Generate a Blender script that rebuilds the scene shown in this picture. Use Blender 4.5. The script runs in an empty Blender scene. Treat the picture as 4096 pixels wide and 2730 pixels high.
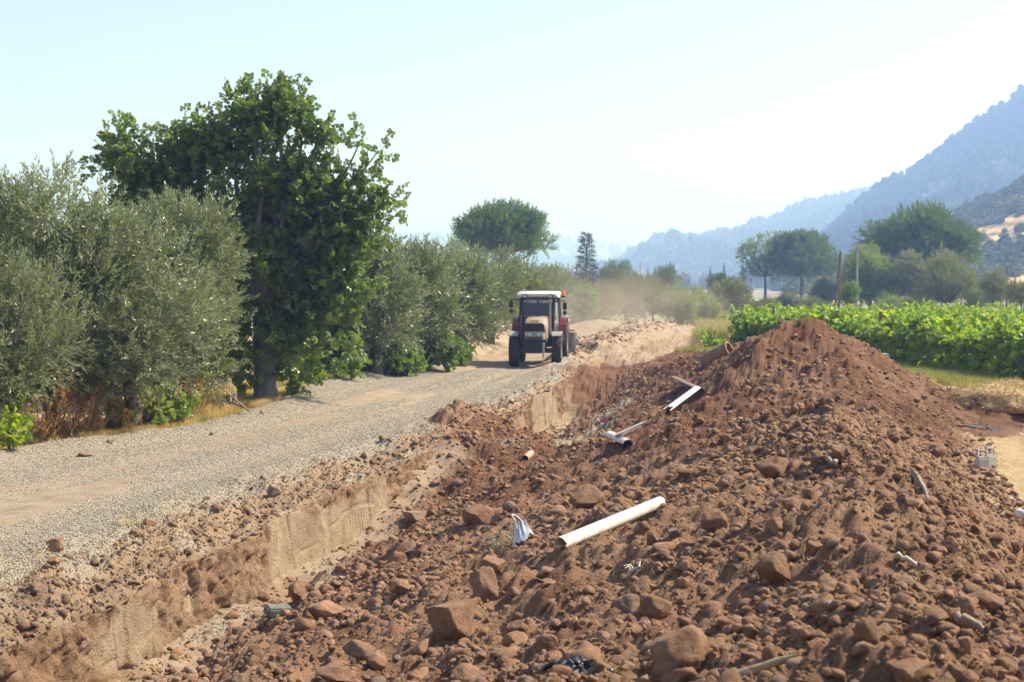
import bpy, bmesh, math, random
import numpy as np
from mathutils import Vector, Matrix, Euler
R = math.radians
scene = bpy.context.scene
COL = scene.collection
rng = np.random.default_rng(7)

# ------------------------------------------------------------------ camera
F = 5689.0            # focal length in pixels of the 4096 px wide photograph (50 mm, full frame)
HY = 1140.0           # horizon row
CAM_Z = 3.0
PITCH = math.atan((1365.0 - HY) / F)
cam_d = bpy.data.cameras.new('camera'); cam = bpy.data.objects.new('camera', cam_d); COL.objects.link(cam)
cam.location = (0, 0, CAM_Z); cam.rotation_euler = (math.pi / 2 - PITCH, 0, 0)
cam_d.lens = 50.0; cam_d.sensor_width = 36.0; cam_d.clip_start = 0.1; cam_d.clip_end = 20000
cam_d.dof.use_dof = True; cam_d.dof.focus_distance = 15.5; cam_d.dof.aperture_fstop = 4.5
scene.camera = cam

# ------------------------------------------------------------------ sky, sun, exposure
SUN_EL, SUN_AZ = R(45), R(72)        # azimuth measured from straight ahead (+Y) towards the right (+X)
world = bpy.data.worlds.new('World'); scene.world = world; world.use_nodes = True
wn = world.node_tree.nodes; wl = world.node_tree.links
sky = wn.new('ShaderNodeTexSky'); sky.sky_type = 'NISHITA'; sky.sun_disc = False
sky.sun_elevation = SUN_EL; sky.sun_rotation = SUN_AZ
sky.altitude = 200; sky.air_density = 1.0; sky.dust_density = 2.0; sky.ozone_density = 3.0
wn['Background'].inputs['Strength'].default_value = 0.073
sat = wn.new('ShaderNodeHueSaturation'); sat.inputs['Saturation'].default_value = 0.72      # a paler, hazier blue all over
wl.new(sky.outputs[0], sat.inputs['Color']); wl.new(sat.outputs[0], wn['Background'].inputs['Color'])
sun_d = bpy.data.lights.new('sun', 'SUN'); sun = bpy.data.objects.new('sun', sun_d); COL.objects.link(sun)
sun_d.energy = 5.0; sun_d.angle = R(0.53); sun_d.color = (1.0, 0.965, 0.93)
SUN_DIR = Vector((math.sin(SUN_AZ) * math.cos(SUN_EL), math.cos(SUN_AZ) * math.cos(SUN_EL), math.sin(SUN_EL)))
sun.rotation_euler = SUN_DIR.to_track_quat('Z', 'Y').to_euler(); sun.location = (30, 30, 60)
vs = scene.view_settings
vs.view_transform = 'Standard'; vs.look = 'None'; vs.exposure = 0.98; vs.gamma = 1.0; vs.use_curve_mapping = False
scene.cycles.max_bounces = 6; scene.cycles.diffuse_bounces = 3; scene.cycles.transmission_bounces = 4
scene.cycles.transparent_max_bounces = 6; scene.cycles.volume_bounces = 2
scene.cycles.use_denoising = True

# ------------------------------------------------------------------ helpers
def ray(px, py):
    """direction (per metre of depth) through a pixel of the photograph"""
    a = (px - 2048.0) / F; b = (1365.0 - py) / F
    c, s = math.cos(PITCH), math.sin(PITCH)
    d = np.array([a, c + b * s, -s + b * c])
    return d / d[1]
def at(px, py, depth):
    d = ray(px, py); return np.array([d[0] * depth, depth, CAM_Z + d[2] * depth])

def tag(o, label=None, cat=None, group=None, kind=None):
    if label: o['label'] = label
    if cat: o['category'] = cat
    if group: o['group'] = group
    if kind: o['kind'] = kind
    return o
def link(o, parent=None):
    COL.objects.link(o)
    if parent is not None: o.parent = parent
    return o
def empty(name, loc=(0, 0, 0), rz=0.0, label=None, cat=None, group=None):
    o = bpy.data.objects.new(name, None); o.empty_display_size = 0.2
    o.location = loc; o.rotation_euler = (0, 0, rz); link(o)
    return tag(o, label, cat, group)
def mesh_np(name, V, Fq, smooth=True):
    """mesh from numpy: V (n,3), Fq (m,k) with one k"""
    V = np.ascontiguousarray(V, np.float32); Fq = np.ascontiguousarray(Fq, np.int32)
    me = bpy.data.meshes.new(name); m, k = Fq.shape
    me.vertices.add(len(V)); me.vertices.foreach_set('co', V.ravel())
    me.loops.add(m * k); me.loops.foreach_set('vertex_index', Fq.ravel())
    me.polygons.add(m); me.polygons.foreach_set('loop_start', np.arange(0, m * k, k, dtype=np.int32))
    try: me.polygons.foreach_set('loop_total', np.full(m, k, np.int32))
    except Exception: pass
    me.polygons.foreach_set('use_smooth', np.full(m, smooth, bool))
    me.update(calc_edges=True); me.validate(clean_customdata=False)
    return me
def obj_np(name, V, Fq, mat, parent=None, smooth=True, loc=None):
    me = mesh_np(name, V, Fq, smooth)
    if mat: me.materials.append(mat)
    o = bpy.data.objects.new(name, me); link(o, parent)
    if loc is not None: o.location = loc
    return o
class MB:
    """collects simple shapes into one mesh"""
    def __init__(s): s.v = []; s.f = []
    def add(s, V, Fs):
        b = len(s.v); s.v.extend([tuple(map(float, p)) for p in V]); s.f.extend([tuple(int(i) + b for i in f) for f in Fs]); return s
    def box(s, c, d, rot=None, taper=(1, 1)):
        x, y, z = d[0] / 2, d[1] / 2, d[2] / 2; V = []
        for sz in (-1, 1):
            tx, ty = (1, 1) if sz < 0 else taper
            for sx, sy in ((-1, -1), (1, -1), (1, 1), (-1, 1)): V.append(Vector((sx * x * tx, sy * y * ty, sz * z)))
        if rot is not None:
            M = Euler(rot).to_matrix(); V = [M @ p for p in V]
        V = [(p[0] + c[0], p[1] + c[1], p[2] + c[2]) for p in V]
        return s.add(V, [(3, 2, 1, 0), (4, 5, 6, 7), (0, 1, 5, 4), (1, 2, 6, 5), (2, 3, 7, 6), (3, 0, 4, 7)])
    def tube(s, pts, rad, n=8, cap=True):
        V, Fq = tube_np(pts, rad, n); b = len(s.v); s.add(V, Fq)
        if cap:
            s.f.append(tuple(b + i for i in range(n))[::-1]); L = len(V) - n; s.f.append(tuple(b + L + i for i in range(n)))
        return s
    def prism(s, poly, axis, a, b):
        """poly: list of 2D points extruded along axis (0,1,2) from a to b"""
        def P(p, h):
            q = [0, 0, 0]; o = [i for i in range(3) if i != axis]; q[o[0]], q[o[1]], q[axis] = p[0], p[1], h; return q
        n = len(poly); V = [P(p, a) for p in poly] + [P(p, b) for p in poly]
        Fs = [tuple(range(n))[::-1], tuple(range(n, 2 * n))] + [(i, (i + 1) % n, n + (i + 1) % n, n + i) for i in range(n)]
        return s.add(V, Fs)
    def lathe(s, prof, n=24, axis='z', c=(0, 0, 0)):
        V = []
        for r, h in prof:
            for i in range(n):
                a = 2 * math.pi * i / n; u, w = r * math.cos(a), r * math.sin(a)
                p = (u, w, h) if axis == 'z' else ((h, u, w) if axis == 'x' else (u, h, w))
                V.append((p[0] + c[0], p[1] + c[1], p[2] + c[2]))
        Fs = [(k * n + i, k * n + (i + 1) % n, (k + 1) * n + (i + 1) % n, (k + 1) * n + i) for k in range(len(prof) - 1) for i in range(n)]
        return s.add(V, Fs)
    def build(s, name, mat, parent=None, smooth=False, bevel=0.0):
        me = bpy.data.meshes.new(name); me.from_pydata(s.v, [], s.f); me.materials.append(mat)
        bm = bmesh.new(); bm.from_mesh(me); bmesh.ops.recalc_face_normals(bm, faces=bm.faces)
        if bevel > 0:
            bmesh.ops.bevel(bm, geom=[e for e in bm.edges if len(e.link_faces) == 2 and e.calc_face_angle(0) > 0.6], offset=bevel, segments=2, affect='EDGES', clamp_overlap=True)
        bm.to_mesh(me); bm.free()
        for p in me.polygons: p.use_smooth = smooth
        if smooth:
            try: me.set_sharp_from_angle(angle=R(40))
            except Exception: pass
        o = bpy.data.objects.new(name, me); link(o, parent); return o
def tube_np(pts, rad, n=8):
    pts = np.asarray(pts, float); K = len(pts)
    rad = np.full(K, rad, float) if np.isscalar(rad) else np.asarray(rad, float)
    T = np.gradient(pts, axis=0); T /= np.linalg.norm(T, axis=1, keepdims=True) + 1e-9
    up = np.array([0.0, 0, 1]) if abs(T[0][2]) < 0.9 else np.array([1.0, 0, 0])
    V = []
    a = np.arange(n) * 2 * math.pi / n
    u = np.cross(T[0], up); u /= np.linalg.norm(u)
    for k in range(K):
        u = u - T[k] * np.dot(u, T[k]); u /= np.linalg.norm(u) + 1e-9
        w = np.cross(T[k], u)
        V.append(pts[k] + rad[k] * (np.cos(a)[:, None] * u + np.sin(a)[:, None] * w))
    V = np.concatenate(V)
    i = np.arange(n); j = (i + 1) % n
    Fq = np.concatenate([np.stack([k * n + i, k * n + j, (k + 1) * n + j, (k + 1) * n + i], 1) for k in range(K - 1)])
    return V, Fq

# value noise in numpy
def _hash(ix, iy, iz, seed):
    h = (ix.astype(np.uint32) * np.uint32(374761393) + iy.astype(np.uint32) * np.uint32(668265263)
         + iz.astype(np.uint32) * np.uint32(2147483647) + np.uint32(seed * 974711 & 0xffffffff))
    h = (h ^ (h >> np.uint32(13))) * np.uint32(1274126177); h ^= h >> np.uint32(16)
    h = h * np.uint32(2246822519); h ^= h >> np.uint32(15)
    return (h & np.uint32(0xffff)).astype(np.float32) / 32767.5 - 1.0
def vnoise(x, y, z=None, seed=1):
    x = np.asarray(x, np.float32); y = np.asarray(y, np.float32)
    fx = np.floor(x); fy = np.floor(y); ix = fx.astype(np.int64); iy = fy.astype(np.int64)
    u = x - fx; v = y - fy; u = u * u * u * (u * (u * 6 - 15) + 10); v = v * v * v * (v * (v * 6 - 15) + 10)
    def pl(iz):
        a = _hash(ix, iy, iz, seed); b = _hash(ix + 1, iy, iz, seed); c = _hash(ix, iy + 1, iz, seed); d = _hash(ix + 1, iy + 1, iz, seed)
        p = a + (b - a) * u; q = c + (d - c) * u; return p + (q - p) * v
    if z is None: return pl(np.zeros_like(ix))
    z = np.asarray(z, np.float32); fz = np.floor(z); iz = fz.astype(np.int64); w = z - fz; w = w * w * w * (w * (w * 6 - 15) + 10)
    a = pl(iz); b = pl(iz + 1); return a + (b - a) * w
def fbm(x, y, z=None, oct=4, seed=1, gain=0.5, ridged=False):
    s = 0; a = 1.0; t = 0
    for k in range(oct):
        n = vnoise(x * 2 ** k + 17.3 * k, y * 2 ** k - 9.1 * k, None if z is None else z * 2 ** k + 3.7 * k, seed + k)
        if ridged: n = 1 - 2 * np.abs(n)
        s = s + a * n; t += a; a *= gain
    return s / t
def sstep(a, b, x):
    t = np.clip((x - a) / (b - a), 0, 1); return t * t * (3 - 2 * t)

# material helpers
def new_mat(name):
    m = bpy.data.materials.new(name); m.use_nodes = True; nt = m.node_tree
    return m, nt, nt.nodes['Principled BSDF']
def nd(nt, typ, **kw):
    n = nt.nodes.new(typ)
    for k, v in kw.items():
        if k in n.inputs.keys() if hasattr(n.inputs, 'keys') else False: n.inputs[k].default_value = v
        else: setattr(n, k, v)
    return n
def mixc(nt, fac, a, b, mode='MIX'):
    n = nt.nodes.new('ShaderNodeMix'); n.data_type = 'RGBA'; n.blend_type = mode; n.clamp_factor = True
    for sock, val in ((n.inputs[0], fac), (n.inputs[6], a), (n.inputs[7], b)):
        if isinstance(val, bpy.types.NodeSocket): nt.links.new(val, sock)
        elif isinstance(val, (int, float)): sock.default_value = val
        else: sock.default_value = (*val, 1.0) if len(val) == 3 else val
    return n.outputs[2]
def noise(nt, scale, detail=4, rough=0.55, coord=None, dist=0.0):
    n = nt.nodes.new('ShaderNodeTexNoise'); n.inputs['Scale'].default_value = scale; n.inputs['Detail'].default_value = detail
    n.inputs['Roughness'].default_value = rough; n.inputs['Distortion'].default_value = dist
    if coord is not None: nt.links.new(coord, n.inputs['Vector'])
    return n.outputs['Fac']
def ramp(nt, fac, stops):
    n = nt.nodes.new('ShaderNodeValToRGB'); nt.links.new(fac, n.inputs[0]); cr = n.color_ramp
    while len(cr.elements) < len(stops): cr.elements.new(0.5)
    for e, (p, c) in zip(cr.elements, stops): e.position = p; e.color = (*c, 1) if len(c) == 3 else c
    return n.outputs[0]
def bump(nt, height, strength=0.5, dist=0.02, normal=None):
    n = nt.nodes.new('ShaderNodeBump'); n.inputs['Strength'].default_value = strength; n.inputs['Distance'].default_value = dist
    nt.links.new(height, n.inputs['Height'])
    if normal is not None: nt.links.new(normal, n.inputs['Normal'])
    return n.outputs['Normal']
def gcoord(nt):
    return nt.nodes.new('ShaderNodeNewGeometry').outputs['Position']
def plain(name, col, rough=0.6, metal=0.0, var=0.0, scale=8.0, bstr=0.0, bscale=30.0, coord='Object', spec=None):
    m, nt, b = new_mat(name)
    tc = nt.nodes.new('ShaderNodeTexCoord').outputs[coord]
    b.inputs['Roughness'].default_value = rough; b.inputs['Metallic'].default_value = metal
    if spec is not None: b.inputs['Specular IOR Level'].default_value = spec
    if var > 0:
        n = noise(nt, scale, 5, 0.6, tc)
        c = ramp(nt, n, [(0.3, [x * (1 - var) for x in col]), (0.7, [min(1, x * (1 + var)) for x in col])])
        nt.links.new(c, b.inputs['Base Color'])
    else: b.inputs['Base Color'].default_value = (*col, 1)
    if bstr > 0:
        nt.links.new(bump(nt, noise(nt, bscale, 5, 0.6, tc), bstr, 0.02), b.inputs['Normal'])
    return m
# ------------------------------------------------------------------ terrain: one lofted surface, cut into its named pieces
YT = [0, 8, 12, 15.96, 18.75, 22.2, 27, 34.3, 41, 47.8, 60, 73, 92]
XT = [-7.0, -5.4, -4.62, -3.84, -3.3, -2.56, -1.4, 0.145, 1.15, 2.1, 4.9, 8.2, 13.0]
def xT(y): return np.interp(y, YT, XT)
SEG = [22, 26, 24, 24, 28, 28, 24, 30, 34, 14, 16, 16, 74, 78, 78, 40, 32, 62, 22, 30]
# stations: depth -> 21 (t, z) keys; t is the distance right of the trench's left wall
def sec(le=-6.0, road=0.0, lip=-1.35, lipz=.08, wt=-.32, wb=-1.05, fl=-1.12, foot=(.72, -1.02), m1=(2.4, -.40), m2=(4.7, .40), m3=(6.8, 1.17), cr=(7.6, 1.40), m4=(8.2, 1.2), rf=(9.3, .42), fz=.4, bermz=.22, lz=0.0, wtt=-.05, sh=(-.75, -.08)):
    return [(-70, lz), (le - 2.5, lz), (le - .7, lz + .02 + road * .5), (le, road + bermz), (le + .8, road), (-3.6, road + .02), (lip - .6, road), (lip, road + lipz), sh, (wtt, wt), (0.02, wb), (.42, fl),
            foot, m1, m2, m3, cr, m4, rf, (max(rf[0] + 1.4, 11), fz), (75, fz)]
ST = {
 3.5: sec(),
 10: sec(),
 16: sec(),
 19: sec(le=-6.8, cr=(7.3, 1.5), m3=(6.6, 1.25), m4=(8.0, 1.25)),
 21.5: sec(le=-6.9, wt=-.25, m1=(2.6, -.25), m2=(4.7, .42), cr=(7.2, 1.02), m3=(6.4, .86), m4=(8.0, .88), rf=(9.7, .45)),
 25: sec(le=-6.6, wt=-.2, m1=(2.6, -.15), m2=(4.7, .66), m3=(6.3, 1.12), cr=(7.2, 1.32), m4=(8.2, 1.1), rf=(9.9, .45)),
 29: sec(le=-5.2, wt=-.1, m1=(2.6, -.2), m2=(4.7, .9), m3=(6.4, 2.08), cr=(7.2, 2.22), m4=(7.9, 1.85), rf=(10.3, .45)),
 34.3: sec(le=-5.6, lip=-1.0, wt=-.06, wb=-.8, fl=-.9, foot=(.8, -.75), m1=(2.4, -.2), m2=(4.2, .75), m3=(5.9, 1.6), cr=(6.9, 1.98), m4=(7.6, 1.7), rf=(10.2, .42), sh=(-.5, .04)),
 41: sec(le=-6.7, lip=-1.0, wt=-.04, wb=-1.0, fl=-1.15, foot=(.8, -1.0), m1=(2.2, -.25), m2=(3.4, .45), m3=(4.6, .95), cr=(5.5, 1.22), m4=(6.2, 1.1), rf=(8.8, .4), sh=(-.5, .05)),
 46.8: sec(le=-6.6, lip=-1.0, wt=-.03, wb=-1.3, fl=-1.35, foot=(.8, -1.2), m1=(2.0, -.25), m2=(2.8, .15), m3=(3.6, .45), cr=(4.2, .6), m4=(5.0, .58), rf=(7.5, .35), sh=(-.5, .05)),
 48.2: sec(le=-5.5, lip=-1.0, wt=-.05, wb=-.35, fl=-.25, foot=(.8, -.2), m1=(1.8, -.05), m2=(2.6, .12), m3=(3.4, .3), cr=(4.0, .42), m4=(4.8, .4), rf=(7.0, .32), sh=(-.5, .05)),
 51: sec(le=-5.4, lip=-1.5, lipz=.15, wt=.06, wb=.02, fl=.0, foot=(.8, .0), m1=(1.8, .02), m2=(2.6, .1), m3=(3.4, .2), cr=(4.0, .25), m4=(4.8, .28), rf=(7.0, .32), sh=(-.8, .12)),
 56: sec(le=-6.0, road=.1, lip=-2.2, lipz=.25, wt=.2, wb=-.7, fl=-.8, foot=(.8, -.4), m1=(1.8, .1), m2=(2.6, .15), m3=(3.4, .2), cr=(4.0, .25), m4=(4.8, .3), rf=(7.0, .32), sh=(-1.0, .4), bermz=.7),
 64: sec(le=-6.6, road=.22, lip=-2.8, lipz=.3, wt=.3, wb=-1.1, fl=-1.2, foot=(.9, -.9), m1=(1.5, -.1), m2=(2.2, .15), m3=(3.0, .2), cr=(3.6, .25), m4=(4.8, .3), rf=(7.0, .32), sh=(-1.1, .62), bermz=.8),
 74: sec(le=-7.0, road=.45, lip=-3.0, lipz=.3, wt=.35, wb=-1.1, fl=-1.2, foot=(.9, -.9), m1=(1.5, .2), m2=(2.2, .3), m3=(3.0, .3), cr=(3.6, .3), m4=(4.8, .32), rf=(7.0, .35), sh=(-1.2, .9), bermz=.6, lz=.2),
 82: sec(le=-7.0, road=.62, lip=-3.0, lipz=.2, wt=.5, wb=.3, fl=.3, foot=(.9, .3), m1=(1.5, .4), m2=(2.2, .45), m3=(3.0, .45), cr=(3.6, .4), m4=(4.8, .4), rf=(7.0, .4), sh=(-1.2, .75), bermz=.35, lz=.3),
 92: sec(le=-7.0, road=.4, lip=-3.0, lipz=.0, wt=.4, wb=.4, fl=.4, foot=(.9, .4), m1=(1.5, .4), m2=(2.2, .4), m3=(3.0, .4), cr=(3.6, .4), m4=(4.8, .4), rf=(7.0, .4), sh=(-1.2, .4), bermz=.0, lz=.4),
}
NR = 640
Yr = np.exp(np.linspace(math.log(4.2), math.log(92.0), NR))
ys = np.array(sorted(ST)); K = np.array([ST[y] for y in ys])            # (S,21,2)
keys = np.stack([np.stack([np.interp(Yr, ys, K[:, k, c]) for c in (0, 1)], 1) for k in range(21)], 1)   # (NR,21,2)
kern = np.hanning(31)[1:-1]; kern /= kern.sum()
def smooth_rows(a): return np.stack([np.convolve(np.pad(a[:, i], 14, 'edge'), kern, 'valid') for i in range(a.shape[1])], 1)
keys[:, :, 0] = smooth_rows(keys[:, :, 0]); keys[:, :, 1] = smooth_rows(keys[:, :, 1])
cols = []; segid = []
for k, n in enumerate(SEG):
    f = np.linspace(0, 1, n, endpoint=False)[None, :, None]
    if k == 0: f = 1 - (1 - f) ** 2.5
    if k == 19: f = f ** 2.2
    cols.append(keys[:, k:k + 1] * (1 - f) + keys[:, k + 1:k + 2] * f); segid += [k] * n
cols.append(keys[:, 20:21]); segid.append(20)
G = np.concatenate(cols, 1); NC = G.shape[1]; segid = np.array(segid)
Tg = G[:, :, 0].copy(); Zg = G[:, :, 1].copy()
C12 = int(np.argmax(segid == 12)); C10 = int(np.argmax(segid == 10)); C9 = int(np.argmax(segid == 9)); C7 = int(np.argmax(segid == 7)); C8 = int(np.argmax(segid == 8))
C2 = int(np.argmax(segid == 2)); C4 = int(np.argmax(segid == 4)); C18 = int(np.argmax(segid == 18)); C6 = int(np.argmax(segid == 6)); C11 = int(np.argmax(segid == 11)); C19 = int(np.argmax(segid == 19)); C3 = int(np.argmax(segid == 3))
k2 = np.hanning(45)[1:-1]; k2 /= k2.sum()
def smooth_cols(A, c0, c1, kk=k2):
    h = len(kk) // 2; P = np.pad(A[:, c0:c1], ((0, 0), (h, h)), 'edge')
    P[:, :h] = A[:, max(0, c0 - h):c0][:, -h:] if c0 >= h else P[:, :h]
    A[:, c0:c1] = np.stack([np.convolve(P[r], kk, 'valid') for r in range(NR)])
smooth_cols(Zg, C12 + 10, NC); smooth_cols(Zg, C2, C7 + 6, k2)
Yg = np.repeat(Yr[:, None], NC, 1)
Xg = xT(Yg) + Tg
# the trench line wanders and the wall is cut in bites
wander = 0.06 * fbm(Yg * 0.55, Yg * 0 + 3.1, oct=3, seed=5)
wl_ = np.interp(np.arange(NC), [C7, C8, C10, C11, C12 + 20], [0, 1, 1, 1, 0])[None, :]
Xg = Xg + wander * wl_
band = np.repeat(np.interp(np.arange(NC), [C7, C8, C9, C10, C10 + 10], [0, .35, 1, .8, 0])[None, :], NR, 0)
bites = .12 * vnoise(Yg * 0.45, Yg * 0, seed=31)
rough = fbm(Yg * 2.6, Xg * 2, Zg * 2.6, oct=5, seed=11, gain=.6)
vert = fbm(Yg * 3.2, Yg * 0, Zg * 1.3, oct=4, seed=13, gain=.65)
strata = fbm(Yg * 1.1, Zg * 9 + .6 * vnoise(Yg * 1.5, Yg * 0, seed=14), oct=3, seed=16)
crumble = np.maximum(.10, sstep(-.15, .35, fbm(Yg * .7, Zg * 1.6, oct=3, seed=19) + np.where(Yg < 14.2, .45, -.18) + 0.7 * (Zg > -.42)))
fiss = np.clip(np.abs(vnoise(Yg * 1.7, Zg * .5, seed=18)) * 9, 0, 1) ; fiss2 = np.clip(np.abs(vnoise(Yg * 4.3, Zg * .9, seed=20)) * 7, 0, 1)
Xg = Xg + band * (bites * .5 - .13 + .03 * vert + crumble * .20 * rough * (Zg > -.5))
Zg = Zg + band * crumble * .16 * fbm(Xg * 3, Yg * 3, Zg * 3, oct=5, seed=15, gain=.6)
# soil spilled across the trench; small heap; hollow below the peak; hollow below the stony crest
def cone(x, y, z, s, sx=1.0, sy=1.0, seed=3, rough_=.18):
    d = np.hypot((Xg - x) / sx, (Yg - y) / sy); d = np.sqrt(d * d + .04)
    return z - s * d + rough_ * fbm(Xg * 1.5, Yg * 1.5, oct=4, seed=seed)
Z0 = Zg.copy()
p_spill = cone(-1.05, 30.4, .62, .62, 1.0, 1.15, 41)
p_spill2 = cone(-.15, 32.2, -.05, .62, 1.0, 1.1, 42)
p_heap = cone(9.0, 28.0, .98, .42, 1.25, 1.0, 43)
spill = np.maximum(p_spill, p_spill2)
Zg = np.maximum(Zg, spill); m_spill = spill > Z0
Zg = np.maximum(Zg, p_heap); m_heap = p_heap > Z0
for (hx, hy, hz, hr) in ((-1.6, 29.2, .22, .3), (2.0, 50.2, .32, .35), (3.6, 57, .75, .4), (6.8, 78, 1.15, .35), (-2.2, 61.0, .95, .35), (-1.0, 66.0, 1.1, .35), (5.0, 79, 1.15, .3)):
    Zg = np.maximum(Zg, cone(hx, hy, hz, hr, 1.3, 1.6, int(abs(hx * 7)) + 50, .14))
def hollow(x, y, d, rx, ry):
    return d * np.exp(-(((Xg - x) / rx) ** 2 + ((Yg - y) / ry) ** 2) ** 1.5)
Zg -= hollow(5.6, 27.2, .42, .62, .9) + hollow(4.3, 17.2, .25, .55, .55) + hollow(5.0, 23.0, .2, .9, .5) + hollow(3.1, 26.5, .22, 1.0, .6)
Zg += hollow(5.6, 25.8, .12, .8, .5) + hollow(5.0, 28.6, .30, 1.0, 1.2)
# lumps and roughness of the loose soil (spoil heap, spill, bank), faint waviness of road and field
col = np.arange(NC)[None, :]
soil_w = np.repeat(np.interp(np.arange(NC), [C6, C7, C8, C9, C10, C10 + 12, C12, C18 - 10, C18 + 6, C19], [0, .3, 1.1, .7, 0.2, .6, 1, 1, .45, .05])[None, :], NR, 0)
soil_w = np.maximum(soil_w, (m_spill | m_heap) * .8); soil_w = np.maximum(soil_w, .9 * sstep(45.5, 47.5, Yg) * (1 - sstep(53, 55, Yg)) * np.interp(np.arange(NC), [C9, C10, C12], [0, 1, 1])[None, :] * np.interp(np.arange(NC), [C12 + 150, C12 + 200], [1, 0])[None, :])
far_soil = sstep(50, 56, Yg); lft = np.interp(np.arange(NC), [C2 - 30, C2, C4], [0, 1, 0])[None, :]
soil_w = np.maximum(soil_w, far_soil * np.maximum(lft, np.interp(np.arange(NC), [C6, C7, C9], [0, 1, 0])[None, :]))
big = fbm(Xg * .8, Yg * .8, oct=3, seed=21)
mid = fbm(Xg * 2.7, Yg * 2.7, oct=4, seed=22, gain=.55)
det = fbm(Xg * 9, Yg * 9, oct=4, seed=23, gain=.6)
lump = np.maximum(0, vnoise(Xg * 6, Yg * 6, seed=24)) ** 2 * sstep(-.2, .4, vnoise(Xg * 1.1, Yg * 1.1, seed=25))
fine = fbm(Xg * 24, Yg * 24, oct=3, seed=26, gain=.65)
Zg += soil_w * (.15 * big + .16 * mid + .085 * det + .07 * lump + .024 * fine * (Yg < 24))
roadw = np.repeat(np.interp(np.arange(NC), [C2, C3, C4, C6, C7], [.3, 1, 1, 1, .3])[None, :], NR, 0)
track = fbm(Tg * 1.1, Yg * .12, oct=3, seed=61)
Zg += roadw * (-.03 * np.maximum(np.exp(-((Tg + 2.35) / .3) ** 2), np.exp(-((Tg + 4.15) / .34) ** 2)) + .03 * track + .012 * fbm(Xg * 6, Yg * 6, oct=3, seed=62))
bermw = np.repeat(np.interp(np.arange(NC), [C2, C3, C4, C6, C7, C8], [0, 1, 0, 0, 1, .4])[None, :], NR, 0)
Zg += bermw * (.05 * fbm(Xg * 1.3, Yg * 1.3, oct=3, seed=63) + .035 * fbm(Xg * 10, Yg * 10, oct=3, seed=64))

# height queries
def surf(x, y):
    r = np.interp(y, Yr, np.arange(NR)); r0 = int(min(NR - 2, r)); f = r - r0
    o0 = Xg[r0]; z0 = np.interp(x, np.maximum.accumulate(o0), Zg[r0]); z1 = np.interp(x, np.maximum.accumulate(Xg[r0 + 1]), Zg[r0 + 1])
    return z0 * (1 - f) + z1 * f
def hit(px, py, y0=4.5, y1=91.0, lift=0.0):
    """where the ray through a pixel of the photograph meets the ground"""
    d = ray(px, py); y = y0
    while y < y1:
        if CAM_Z + d[2] * y < surf(d[0] * y, y): break
        y *= 1.004
    lo, hi = y / 1.004, y
    for _ in range(8):
        m = (lo + hi) / 2
        if CAM_Z + d[2] * m < surf(d[0] * m, m): hi = m
        else: lo = m
    return np.array([d[0] * hi, hi, surf(d[0] * hi, hi) + lift])

# surface masks (what the ground is made of)
n1 = fbm(Xg * .9, Yg * .9, oct=4, seed=71); n2 = fbm(Xg * 3, Yg * 3, oct=3, seed=72)
cf = np.repeat(np.arange(NC)[None, :], NR, 0)
gravel = sstep(C2 - 4, C3 - 6, cf + 8 * n2) * (1 - sstep(C7 + 14, C8 + 16, cf + 22 * n1 + 10 * n2))
gravel *= 1 - sstep(50, 58, Yg + 3 * n1)
gravel = np.maximum(gravel, sstep(.1, .45, fbm(Xg * .7, Yg * .5, oct=3, seed=73)) * (cf > C8 - 10) * (cf < C9) * (Yg < 48) * (Yg > 17))
gravel = np.maximum(gravel, np.interp(np.arange(NC), [C10 - 2, C10 + 16, C11 + 6, C12 + 30], [0, 1, 1, 0])[None, :] * sstep(-.05, .35, fbm(Xg * 1.3, Yg * .6, oct=3, seed=77) + .15 * n2) * (1 - sstep(40, 44, Yg)))
gravel = np.maximum(gravel, .9 * sstep(.25, .5, fbm(Xg * .45, Yg * .3, oct=3, seed=74)) * (cf >= C11) * (cf < C12 + 90) * (Yg > 26) * (Yg < 52))
sandy = sstep(.08, .42, fbm(Tg * .9, Yg * .16, oct=3, seed=75) + .12 * n2) * (cf > C4 - 10) * (cf < C7)
ruts = np.maximum(np.exp(-((Tg + 2.35 + .25 * vnoise(Yg * .2, Yg * 0, seed=65)) / .30) ** 2), np.exp(-((Tg + 4.15 + .25 * vnoise(Yg * .2, Yg * 0, seed=65)) / .34) ** 2)) * sstep(-.35, .25, fbm(Tg * .5, Yg * .18, oct=3, seed=66))
sandy = np.maximum(sandy, .8 * ruts * (cf > C4 - 10) * (cf < C7))
sandy = np.maximum(sandy, sstep(49, 57, Yg + 2 * n1) * (cf > C3) * (cf < C7 + 4))
gravel = gravel * (1 - .8 * sandy)
wallm = np.interp(np.arange(NC), [C8 - 4, C9 - 6, C10 + 10, C10 + 30], [0, 1, 1, 0])[None, :] * (1 - .45 * crumble)
tan = np.maximum(wallm, np.maximum(sandy, np.interp(np.arange(NC), [C6, C7, C8, C9, C11, C12 + 14], [0, .7, .45, .6, .25, 0])[None, :] * (.75 + .5 * n1)))
tan = np.maximum(tan, .9 * sstep(48, 56, Yg) * (cf < C12 + 60))
straw = sstep(C18 - 10, C18 + 7, cf + 10 * n2 - 34 * sstep(23.6, 24.6, Yg + n1) * (1 - sstep(28.4, 29.4, Yg + n1)) * (1 - sstep(C19 + 4, C19 + 18, cf)))
verge = 1 - sstep(C2 - 14, C2 + 4, cf + 10 * n2)
straw = np.maximum(straw, verge)
plug = sstep(43.5, 46, Yg + n1) * (1 - sstep(53, 55, Yg + n1)) * sstep(C9 - 2, C10 + 4, cf) * (1 - sstep(C12 + 150, C12 + 200, cf))
m_any = np.maximum(plug, np.maximum(sstep(-.02, .1, spill - Z0), sstep(-.05, .1, p_heap - Z0)))
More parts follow.
